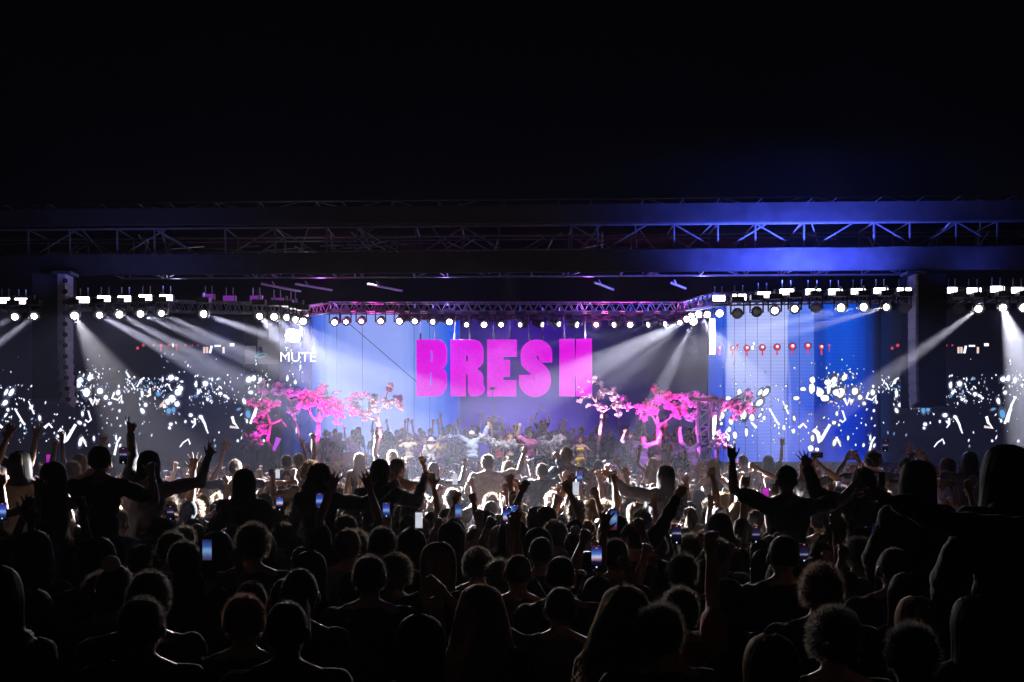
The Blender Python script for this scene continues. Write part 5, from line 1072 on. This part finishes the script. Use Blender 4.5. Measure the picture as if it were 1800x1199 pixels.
# foreground heads standing on the ground
for (lab, px, py, Y, pose, kw) in [
    ('nearest large head, short hair, lower left foreground', 251, 1049, 4.0, {}, dict(hair='short', hc='brown', tc='black')),
    ('round-headed man left foreground beside a glowing phone', 325, 950, 5.9, {}, dict(hair='short', hc='brown', tc='black', skin=0)),
    ('tall man with square hair and broad back, left of centre', 445, 921, 6.3, dict(), dict(hair='messy', hc='dark', tc='brown', s=1.06)),
    ('smaller man with shaven head in front of the tall man', 504, 1003, 5.1, {}, dict(hair='crop', hc='dark', tc='black', s=.95)),
    ('ear-lit round head low left of centre', 430, 1062, 4.3, {}, dict(hair='short', hc='red', tc='black', s=.96)),
    ('wide-shouldered man seen from behind near the bottom left', 505, 1054, 3.9, {}, dict(hair='crop', hc='black', tc='charcoal')),
    ('round head with soft shoulders left of the centre', 650, 976, 5.4, {}, dict(hair='short', hc='dark', tc='black')),
    ('tall dark head with pale ear just left of centre', 672, 918, 6.6, {}, dict(hair='short', hc='black', tc='black', s=1.04)),
    ('woman with golden streak of hair beside centre', 772, 958, 5.9, dict(build='f', head=(-.4, 0, 0)), dict(hair='long', hc='blond', tc='black')),
    ('round cropped head ringed with light, centre', 911, 968, 6.0, {}, dict(hair='crop', hc='brown', tc='red', s=.97)),
    ('man with bare round head right of centre', 985, 976, 5.7, {}, dict(hair='crop', hc='black', tc='black')),
    ('woman with pale windblown hair right of centre, low', 1098, 1036, 4.4, dict(build='f'), dict(hair='wind', hc='blond', tc='black')),
    ('bushy head low right of centre', 1160, 1063, 4.1, {}, dict(hair='messy', hc='dark', tc='black')),
    ('tall bald-looking man with square shoulders, right foreground', 1376, 950, 5.9, {}, dict(hair='crop', hc='black', tc='black', s=1.04)),
    ('long-haired woman at the very bottom with a pale rim of light', 1354, 1122, 3.6, dict(build='f'), dict(hair='long', hc='blond', tc='black')),
    ('big round curly head near the bottom right', 1465, 1066, 3.9, {}, dict(hair='curly', hc='black', tc='black')),
    ('head with fuzzy hair low right beside the curly one', 1600, 1098, 3.7, {}, dict(hair='messy', hc='dark', tc='black')),
    ('smooth long dark hair at the lower right', 1715, 1053, 4.2, dict(build='f'), dict(hair='long', hc='black', tc='black')),
    ('long-haired girl behind the square-shouldered man', 1437, 985, 5.6, dict(build='f'), dict(hair='long', hc='brown', tc='black')),
    ('large dim head at the far left foreground', 60, 938, 6.2, dict(build='f'), dict(hair='longer', hc='dark', tc='black')),
    ('dim head with long hair left foreground', 172, 950, 5.9, dict(build='f'), dict(hair='long', hc='dark', tc='black')),
    ('long dark-haired woman turned slightly left, low centre', 737, 1087, 4.0, dict(build='f', head=(.5, 0, 0)), dict(hair='long', hc='black', tc='brown')),
    ('woman with wavy blond hair low centre', 845, 1034, 4.5, dict(build='f', head=(.2, 0, 0)), dict(hair='wavy', hc='blond', tc='black')),
    ('short-haired man turned sideways among the phones right of centre', 1112, 902, 7.6, dict(head=(.9, .05, 0)), dict(hair='short', hc='black', tc='black', skin=0, s=1.02)),
    ('head of a tall boy left of the filming hands', 303, 912, 7.0, {}, dict(hair='messy', hc='black', tc='black', s=1.0)),
    ('woman with shiny band of white hair in the left foreground', 128, 964, 6.9, dict(build='f'), dict(hair='long', hc='blond', tc='black'))]:
    feat('person standing, ' + lab, px, py, Y, pose, **{**dict(vox=.010), **kw})
# people whose raised arms stand out of the standing crowd
for (lab, px, py, Y, pose, kw) in [
    ('clapping hands overhead left of centre', 608, 905, 8.2, dict(armL=((-.2, .4, .8), (.35, .1, 1), 'open'), armR=((.25, .4, .8), (-.3, .1, 1), 'open')), dict(hair='short', tc='black')),
    ('thin arms framing a phone before the beige shirt', 855, 900, 10.2, dict(armL=((-.75, .3, .55), (.3, .2, 1), 'grip'), armR=((.75, .3, .6), (-.35, .2, 1), 'grip')), dict(hair='bob', tc='black')),
    ('long arm slanting across the centre foreground', 985, 960, 5.0, dict(armL=((-.95, .35, .35), (-.8, .3, .7), 'relaxed'), build='m'), dict(hair='crop', tc='brown', s=.93)),
    ('thick bare forearm raised in the right foreground', 1195, 1020, 4.9, dict(armR=((.1, .5, .6), (-.02, .1, 1), 'grip')), dict(hair='messy', tc='red', s=.93)),
    ('black-sleeved arm raised diagonally, centre right', 1085, 905, 7.9, dict(armR=((.65, .3, .8), (.5, .2, .9), 'fist')), dict(hair='short', tc='black', top='long')),
    ('horn-signing hand right of centre', 1268, 900, 9.6, dict(armR=((.2, .2, .95), (.1, .1, 1), 'horns', (0, -1, 0))), dict(hair='short', tc='black')),
    ('fair-haired man with one upright fist right of centre', 1296, 880, 10.6, dict(armL=((-.1, .2, .9), (-.15, .1, 1), 'fist')), dict(hair='crop', tc='grey', hc='blond')),
    ('bent elbow silhouette left of the phone group', 960, 893, 9.4, dict(armR=((.5, .4, .7), (-.4, .2, .9), 'grip'), armL=((-.5, .4, .7), (.4, .2, .9), 'grip')), dict(hair='bob', tc='black')),
    ('two thin hands holding a drink above heads', 1040, 880, 11.2, dict(armR=((.4, .3, .85), (-.1, .2, 1), 'grip'), armL=((-.6, .3, .3), (.4, .2, 1), 'open')), dict(hair='wavy', hc='blond', tc='black'))]:
    feat('person standing, ' + lab, px, py, Y, pose, **{**dict(vox=.010), **kw})
# ---- phones and their holders
def filmer(px, py, Y, scr, label, land=False, one=False, s=1.0, who=None, hair='short', tc='black'):
    P = POSES['phone1' if one else 'phoneR']; J = joints(P)
    h = J['wrR'] + J['foR'] * .09 if one else (J['wrR'] + J['wrL']) / 2 + V((0, .02, .11))
    if one: h = h + V((0, -.02, .03))
    z = EYE + (HZ - py) / F * Y; sc = min(1.1, max(.86, z / h.z)); p = at(px, py, Y)
    o, J = person('phone1' if one else 'phoneR', P, (p.x - h.x * sc, Y - h.y * sc, 0), s=sc, hair=hair, hc=rnd.choice(['dark', 'black', 'brown']), top='tee', tc=tc, skin=rnd.randint(0, 2), vox=.011,
        label=who, group='people filming with their phones')
    taken.append((o.location.x, o.location.y))
    phone((p.x, Y - .03, h.z * sc + .02), rnd.uniform(-.15, .15), rnd.uniform(-.05, .1), land, scr, label, s)
for a in [
    (8, 903, 7.5, 'blue', 'bright blue phone screen at the left edge of the picture', dict(who='person at the left edge filming in bright blue')),
    (367, 972, 6.2, 'teal', 'large teal phone screen beside the round-headed man, left foreground', dict(land=False, who='person holding the large teal phone, left foreground', hair='bob')),
    (563, 884, 8.4, 'blue', 'blue-white phone screen over the back of the long-haired woman', dict(one=True, who='person filming just behind the long-haired stretching woman')),
    (737, 934, 8.0, 'white', 'plain white phone screen held high, left of centre', dict(one=True, who='person reading a white phone screen overhead', hair='long')),
    (806, 902, 9.4, 'teal', 'dim upright phone screen just left of the centre', dict(who='person filming with a dim upright phone left of centre')),
    (899, 899, 9.0, 'teal', 'sideways phone with pale picture near the centre', dict(land=True, who='person filming sideways near the centre', hair='bob')),
    (891, 911, 7.9, 'stage', 'small upright phone with pink picture below the sideways one', dict(one=True, who='person filming with the small pink-lit phone')),
    (1048, 985, 6.3, 'stage', 'brightest foreground phone showing the blue and white stage', dict(s=1.1, who='person holding the brightest foreground phone', hair='long')),
    (1076, 919, 7.2, 'teal', 'phone with pale rim and steel-blue picture right of centre', dict(s=1.1, who='person filming with the steel-blue phone')),
    (1188, 944, 6.6, 'dim', 'phone with violet strip picture held low right of centre', dict(who='person filming the violet strip picture', hair='messy')),
    (1327, 944, 7.6, 'dim', 'phone with grey haze picture in front of the large man', dict(who='person filming below the large horned-hand man', hair='bob')),
    (1537, 946, 6.4, 'dim', 'phone with white strip picture before the very large woman', dict(s=1.1, who='person filming before the very large woman', hair='long')),
    (1411, 976, 6.9, 'dim', 'phone with blue strip picture beside the square-shouldered man', dict(who='person filming beside the square-shouldered man')),
    (1344, 874, 10.5, 'magenta', 'small phone with plain magenta screen by the large man', dict(one=True, who='person holding the small magenta phone')),
    (800, 845, 13.5, 'white', 'pale phone raised in two hands left of the beige shirt', dict(who='person raising a pale phone left of the beige shirt')),
    (1018, 842, 12.5, 'blue', 'upright phone filming right of the navy tee', dict(who='person filming right of the navy tee', one=True)),
    (1012, 862, 11.0, 'white', 'white glowing phone low right of the navy tee', dict(who='person with the white glowing phone', hair='messy')),
    (1302, 876, 10.9, None, 'dark unlit phone held up near the horn-signing hand', dict(one=True, who='person holding a dark unlit phone')),
    (1548, 846, 9.4, None, 'tall dark phone silhouette beside the clasping woman', dict(one=True, who='person with the tall dark phone silhouette', hair='long')),
    (489, 805, 16.5, 'white', 'white phone glowing left of the pink tree trunk', dict(who='person with a white phone left of the pink tree')),
    (88, 787, 14, 'magenta', 'tiny magenta phone high at the left', dict(one=True, who='person with a tiny magenta phone at the left')),
    (493, 889, 9.2, 'stage', 'phone with dark frame between the hooded silhouette and the woman', dict(one=True, who='person filming beside the hooded silhouette')),
    (302, 905, 8.8, 'dim', 'dark phone left of the hooded silhouette', dict(one=True, who='person with the dark phone left of the hooded silhouette')),
    (680, 900, 8.6, 'blue', 'slim phone with deep blue screen below the pale jeans', dict(one=True, who='person with the slim deep blue phone'))]:
    filmer(*a[:5], **a[5])
# ---------------------------------------------------------------- performers and guests on the stage
STZ = 1.382; PI = math.pi
def perf(label, px, py, Y, pose, **kw):
    J = joints(pose); kw.setdefault('hair', 'short'); z0 = kw.pop('z0', STZ); s_ = (EYE + (HZ - py) / F * Y - z0) / top_of(J, kw['hair']); s_ = kw.pop('s', min(1.15, max(.9, s_)))
    kw.setdefault('rz', PI); rz = kw['rz']; hx = V((J['head'].x * s_, J['head'].y * s_, 0)); hx.rotate(Quaternion((0, 0, 1), rz)); p = at(px, py, Y)
    return person('p' + label, pose, (p.x - hx.x, Y - hx.y, z0), s=s_, label='performer on stage, ' + label, eyes=True, vox=.011, **kw)
perf('man in denim jacket and white cap with both arms up', 829, 757, 31.5, dict(armL=((-.7, .1, .6), (-.35, .1, 1), 'open'), armR=((.75, .1, .5), (.25, .1, 1), 'open')), hair='cap', hatc='white', hc='dark', top='jacket', tc='paledenim', bc='pink', skin=0)
perf('person in white tee holding a stick to the mouth', 719, 762, 31.6, dict(build='f', armL=((-.8, .3, -.1), (.6, .5, .5), 'grip'), armR=((.8, .3, -.4), (-.6, .5, .6), 'grip')), hair='bob', hc='brown', top='tee', tc='cream', bc='charcoal', skin=1, rz=PI - .3)
perf('blond dancer in gold top with a violet scarf', 774, 764, 31.4, dict(build='f', armR=((.6, .2, -.6), (.3, .4, .8), 'open'), armL=((-.4, .2, -.9), (-.1, .3, -1), 'relaxed')), hair='long', hc='blond', top='crop', tc='yellow', bottom='skirt', bc='purple', skin=0)
perf('blond woman in blue bikini top and blue shorts', 897, 764, 31.5, dict(build='f', armL=((-.9, .2, .05), (-.8, .2, .2), 'relaxed'), armR=((.5, .3, -.4), (-.3, .5, .9), 'fist')), hair='long', hc='blond', top='bra', tc='blue', bottom='shorts', bc='blue', skin=0)
perf('dancer in pink cropped shirt and pink trousers', 931, 757, 31.2, dict(build='f', armR=((.75, .2, .5), (-.25, .1, 1), 'relaxed'), armL=((-.6, .2, -.6), (-.4, .4, -.5), 'open'), lean=(.03, 0), stance=.16), hair='tail', hc='dark', top='shirt', tc='pink', bc='pink', skin=1)
perf('dancer in yellow top and yellow shorts clasping hands', 1020, 766, 31.0, dict(build='f', armL=((-.6, .4, -.5), (.7, .6, .4), 'fist'), armR=((.6, .4, -.5), (-.6, .6, .5), 'fist')), hair='bun', hc='dark', top='bra', tc='yellow', bottom='shorts', bc='yellow', skin=1)
perf('person in long lilac dress by the brightest pink tree', 1131, 764, 31.9, dict(build='f', armR=((.4, .3, -.2), (.2, .4, .9), 'fist'), armL=((-.6, .3, .2), (-.3, .3, .8), 'relaxed')), hair='bob', hc='dark', top='long', tc='lilac', bottom='skirt', bc='lilac', skin=1)
perf('man in open shirt beside the lilac dress', 1110, 760, 32.4, dict(armR=((.3, .5, .2), (-.3, .3, .9), 'grip')), hair='short', hc='dark', top='shirt', tc='grey', skin=1)
perf('woman with pale round puffed costume bending right', 1212, 782, 31.8, dict(build='f', lean=(.2, .1), armR=((.6, .2, .7), (.2, .2, 1), 'open'), armL=((-.6, .2, .6), (.1, .2, 1), 'open')), hair='bob', hc='dark', top='jacket', tc='lilac', bottom='skirt', bc='lilac', skin=1)
perf('white puppet-like figure with tall pale hat', 758, 768, 32.0, dict(armL=((-.6, .2, -.4), (-.3, .3, .9), 'open')), hair='bucket', hatc='white', hc='black', top='shirt', tc='white', bc='navy', skin=0)
perf('cameraman raised high filming over the crowd', 868, 730, 35.0, dict(armR=((.5, .6, .1), (-.5, .4, .5), 'grip'), armL=((-.5, .6, .1), (.5, .4, .5), 'grip')), hair='short', hc='black', top='tee', tc='black', z0=2.25)
perf('guest standing high holding a phone with both arms over head', 953, 738, 35.2, dict(armR=((.45, .2, .85), (-.35, .2, 1), 'grip'), armL=((-.45, .2, .85), (.35, .2, 1), 'grip')), hair='bob', hc='dark', top='tee', tc='black', z0=2.1)
phone(at(953, 719, 35.0), PI, 0, True, None, 'phone held overhead by the high-standing stage guest')
MB().box((at(868, 800, 35).x, 35.1, 1.8), (1.2, 1.0, .86)).build('flight_case', MATS['stage_black'], label='black case under the raised cameraman', cat='case')
MB().box((at(953, 800, 35.2).x, 35.3, 1.72), (1.1, .9, .72)).build('flight_case', MATS['stage_black'], label='black case under the high-standing guest', cat='case')
o, J = perf('photographer in yellow shirt working behind the left barrier', 597, 795, 30.9, dict(armR=((.6, .5, -.3), (-.6, .4, .3), 'grip'), armL=((-.6, .5, -.3), (.6, .4, .1), 'grip')), hair='short', hc='dark', top='long', tc='yellow', bc='black', skin=0, z0=.75, s=1.0)
MB().box((o.location.x, o.location.y, .37), (.8, .6, .74)).build('step_box', M_black, label='black step box under the man in the yellow shirt', cat='box')
g2 = random.Random(31); spk = ['down', 'downf', 'phone1', 'handR', 'both', 'elbows', 'leanf', 'phoneR', 'fistR', 'handL']
LMK = [(80, 'the left speaker hang'), (240, 'the left lamp beam'), (350, 'the lone left lamp'), (440, 'the grey and magenta tree'), (505, 'the MUTE caption'), (560, 'the forked pink tree'), (612, 'the dark red case'), (662, 'the leaning purple trunk'), (712, 'the white tee performer'), (762, 'the letter B'), (820, 'the letter R'), (882, 'the letter E'), (941, 'the letter S'), (1012, 'the letter H'),
       (1058, 'the white blossom tree'), (1105, 'the green bush'), (1158, 'the brightest pink tree'), (1205, 'the mauve tree'), (1250, 'the truss tower'), (1300, 'the second right wash bar'), (1366, 'the middle red lanterns'), (1430, 'the blue wall seam'), (1500, 'the dark blue drape folds'), (1575, 'the rightmost red lanterns'), (1635, 'the right speaker hang'), (1720, 'the far right beam'), (1790, 'the right picture edge')]
used_l = set()
def unique(base_fmt, px):
    L_ = sorted(LMK, key=lambda t: abs(t[0] - px))
    for q in ('', 'left ', 'right ', 'inner ', 'outer '):
        for k in range(2):
            side = 'below' if abs(L_[k][0] - px) < 18 else ('left of' if px < L_[k][0] else 'right of')
            l = base_fmt.format(q=q, w='%s %s' % (side, L_[k][1]))
            if l not in used_l and len(l.split()) <= 16: used_l.add(l); return l
    used_l.add(l); return l
COLN = dict(dark='dark', black='black', brown='brown', chestnut='chestnut', blond='blond', red='reddish')
STN = dict(short='short', crop='cropped', messy='tousled', curly='curly', bob='bobbed', long='long', longer='very long', wavy='wavy', bun='bunned', tail='ponytailed', cap='capped', backcap='cap-covered', wind='windblown', afro='frizzy', braids='braided')
for row, (Y, z0, py) in enumerate([(33.4, STZ, 770), (34.4, STZ + .26, 764), (35.6, STZ + .26, 760)]):
    n = 22 if row < 2 else 16
    for i in range(n):
        px = 545 + (1235 - 545) * (i + g2.uniform(.1, .9)) / n
        if 790 < px < 865 and row == 0: continue
        k = g2.choice(spk if px > 690 else ['down', 'downf', 'elbows', 'leanf', 'phone1']); rz = PI + g2.uniform(-.6, .6)
        hr = g2.choice(['short', 'crop', 'messy', 'bob', 'long', 'cap', 'tail', 'curly']); hcol = g2.choice(['dark', 'black', 'brown', 'chestnut']); tcn = g2.choice(['black', 'charcoal', 'navy', 'black', 'grey', 'purple', 'lilac', 'red'])
        act = {'phone1': 'filming', 'phoneR': 'filming', 'handR': 'waving', 'both': 'arms up', 'fistR': 'fist up', 'handL': 'waving'}.get(k, 'watching')
        lb = unique('stage guest {q}%s, %s %s hair, %s top, row %s, {w}' % (act, STN[hr], COLN[hcol], tcn, ('one', 'two', 'three')[row]), px).replace('  ', ' ')
        p = at(px, 800, Y); person('s' + k, POSES[k], (p.x, Y + g2.uniform(-.25, .25), z0), rz, g2.uniform(.94, 1.08), hr, hcol, g2.randint(0, 2), 'tee' if k not in ('elbows',) else 'long', tcn, 'jeans', 'black', lb, 'guests crowding the stage', vox=.014)
# ---------------------------------------------------------------- standing crowd: near rows as individuals
keys = ['down'] * 15 + ['downf'] * 13 + ['lean', 'leanf', 'leanf', 'lean', 'elbows', 'elbows', 'handR', 'both', 'fistR', 'bothf']
cnt = 0; row = 0; Yr = 4.2; ROWN = ['nearest', 'second', 'third', 'fourth', 'fifth', 'sixth', 'seventh', 'eighth', 'ninth', 'tenth', 'eleventh', 'twelfth', 'thirteenth', 'fourteenth', 'fifteenth', 'sixteenth', 'seventeenth', 'eighteenth', 'nineteenth', 'twentieth', 'hindmost', 'hindmost']
NMAX = 190
allpos = list(taken)
while cnt < NMAX:
    half = .53 * Yr; x = -half + g2.uniform(0, .3)
    while x < half and cnt < NMAX:
        xx = x + g2.uniform(-.08, .08); yy = Yr + g2.uniform(-.16, .16)
        if all((xx - a) ** 2 + (yy - b_) ** 2 > .13 for a, b_ in allpos):
            k = g2.choice(keys if Yr > 6.4 else keys[:32]); f_ = POSES[k].get('build') == 'f'
            hr = g2.choice(['long', 'long', 'bob', 'wavy', 'tail', 'bun', 'longer'] if f_ else ['short', 'short', 'crop', 'messy', 'curly', 'cap', 'messy']); hcol = g2.choice(['dark', 'black', 'brown', 'dark', 'chestnut', 'blond' if f_ else 'brown'])
            tcn = g2.choice(['black', 'charcoal', 'black', 'navy', 'brown', 'grey' if Yr > 7 else 'black']); px = 900 + xx / yy * F
            lb = unique('{q}%s %s-haired person, %s top, %s standing row, {w}' % (COLN[hcol], STN[hr], tcn, ROWN[row]), px)
            person(k, POSES[k], (xx, yy, 0), g2.uniform(-.35, .35), g2.uniform(.90, 1.03), hr, hcol, g2.randint(0, 2), 'tee', tcn, 'jeans', 'charcoal', lb.strip(), 'standing crowd in the near rows', vox=.0125, hseed=g2.randint(0, 1))
            allpos.append((xx, yy)); cnt += 1
        x += g2.uniform(.40, .53)
    Yr += .48; row += 1
# ---------------------------------------------------------------- the crowd beyond, one mass
def proto(key, hair, ratio_to, top='tee'):
    J, bd, tp, bt = body_data('c' + key, POSES[key], top, 'jeans', .014)
    parts = []
    for me, mi, tgt in ((bd, 0, ratio_to), (tp, 1, ratio_to // 4), (bt, 1, ratio_to // 6)):
        o = bpy.data.objects.new('t', me); C.objects.link(o); d = o.modifiers.new('d', 'DECIMATE'); d.ratio = min(1, tgt * 2 / max(1, len(me.polygons) * 2)); 
        m2 = bpy.data.meshes.new_from_object(o.evaluated_get(bpy.context.evaluated_depsgraph_get())); bpy.data.objects.remove(o); parts.append((m2, mi, Matrix.Identity(4)))
    hm_ = Matrix.Translation(J['head']) @ J['hm'].to_4x4(); parts.append((hair_mesh(hair, 5, .28 if ratio_to < 1500 else .45), 2, hm_))
    vs = []; lv = []; ls = []; mi = []; o_ = 0
    for me, k, M_ in parts:
        n = len(me.vertices); a = np.empty(n * 3, np.float32); me.vertices.foreach_get('co', a); a = a.reshape(-1, 3); M3 = np.array(M_); a = a @ M3[:3, :3].T + M3[:3, 3]; vs.append(a)
        l = np.empty(len(me.loops), np.int32); me.loops.foreach_get('vertex_index', l); lv.append(l + o_); t = np.empty(len(me.polygons), np.int32); me.polygons.foreach_get('loop_total', t); ls.append(t); mi.append(np.full(len(t), k, np.int32)); o_ += n
    return np.concatenate(vs), np.concatenate(lv), np.concatenate(ls), np.concatenate(mi)
PR = [[proto(k, h, q) for k, h in (('down', 'short'), ('down', 'messy'), ('downf', 'long'), ('downf', 'bob'), ('lean', 'curly'), ('handR', 'short'), ('bothf', 'wavy'), ('both', 'short'), ('fistR', 'crop'), ('phoneR', 'messy'), ('phone1', 'tail'), ('down', 'cap'))] for q in (1900, 800)]
cm = [SKIN[0], SKIN[1], CL['charcoal'], CL['navy'], CL['grey'], CL['beige'], HAIR['dark'], HAIR['brown'], HAIR['blond'], CL['black']]
vsl = []; lvl = []; ltl = []; mil = []; o_ = 0; Y = Yr; ncrowd = 0
while Y < 30.0:
    half = .55 * Y; x = -half
    while x < half:
        xx = x + g2.uniform(-.1, .1); yy = Y + g2.uniform(-.18, .18)
        if all((xx - a) ** 2 + (yy - b_) ** 2 > .12 for a, b_ in taken):
            t = g2.random(); k = g2.choice([0, 1, 2, 3, 4, 11]) if t < .77 else g2.choice([5, 6, 7, 8, 9, 10])
            v_, l_, lt_, m_ = PR[0 if Y < 17 else 1][k]; an = g2.uniform(-.5, .5); s_ = g2.uniform(.88, 1.06)
            if Y > 20 and g2.random() < .06: s_ *= 1.08
            c_, s2 = math.cos(an) * s_, math.sin(an) * s_; a = np.empty_like(v_); a[:, 0] = v_[:, 0] * c_ - v_[:, 1] * s2 + xx; a[:, 1] = v_[:, 0] * s2 + v_[:, 1] * c_ + yy; a[:, 2] = v_[:, 2] * s_
            mm_ = np.array([g2.choice([0, 0, 1]), g2.choice([2, 2, 3, 4, 5, 9, 9]), g2.choice([6, 6, 6, 7, 7, 8])], np.int32)[m_]
            vsl.append(a); lvl.append(l_ + o_); ltl.append(lt_); mil.append(mm_); o_ += len(v_); ncrowd += 1
        x += g2.uniform(.40, .53)
    Y += .52
vv = np.concatenate(vsl).astype(np.float32); ll = np.concatenate(lvl).astype(np.int32); lt = np.concatenate(ltl).astype(np.int32); mi = np.concatenate(mil)
me = bpy.data.meshes.new('crowd'); me.vertices.add(len(vv)); me.vertices.foreach_set('co', vv.ravel()); me.loops.add(len(ll)); me.loops.foreach_set('vertex_index', ll)
me.polygons.add(len(lt)); me.polygons.foreach_set('loop_start', np.concatenate([[0], np.cumsum(lt)[:-1]]).astype(np.int32)); me.polygons.foreach_set('loop_total', lt)
for m in cm: me.materials.append(m)
me.polygons.foreach_set('material_index', mi); me.polygons.foreach_set('use_smooth', np.ones(len(lt), bool)); me.update(calc_edges=True)
link('crowd', me, kind='stuff', label='packed crowd of fans between the near rows and the stage')
print('crowd', ncrowd, len(lt), 'people', len([o for o in C.objects if o.get('category') == 'person']))
# ---------------------------------------------------------------- haze
hz = MB().box((0, 34, 4.6), (184, 110, 11.2))
hm = bpy.data.materials.new('stage_haze'); hm.use_nodes = True; nt = hm.node_tree
nt.nodes.remove(nt.nodes['Principled BSDF'])
v = nt.nodes.new('ShaderNodeVolumePrincipled'); v.inputs['Color'].default_value = (.82, .84, 1, 1)
v.inputs['Density'].default_value = 0.0007; v.inputs['Anisotropy'].default_value = 0.4
nt.links.new(v.outputs[0], nt.nodes['Material Output'].inputs['Volume'])
hz.build('haze', hm, kind='stuff', label='thin bluish stage haze hanging over the crowd and stage')
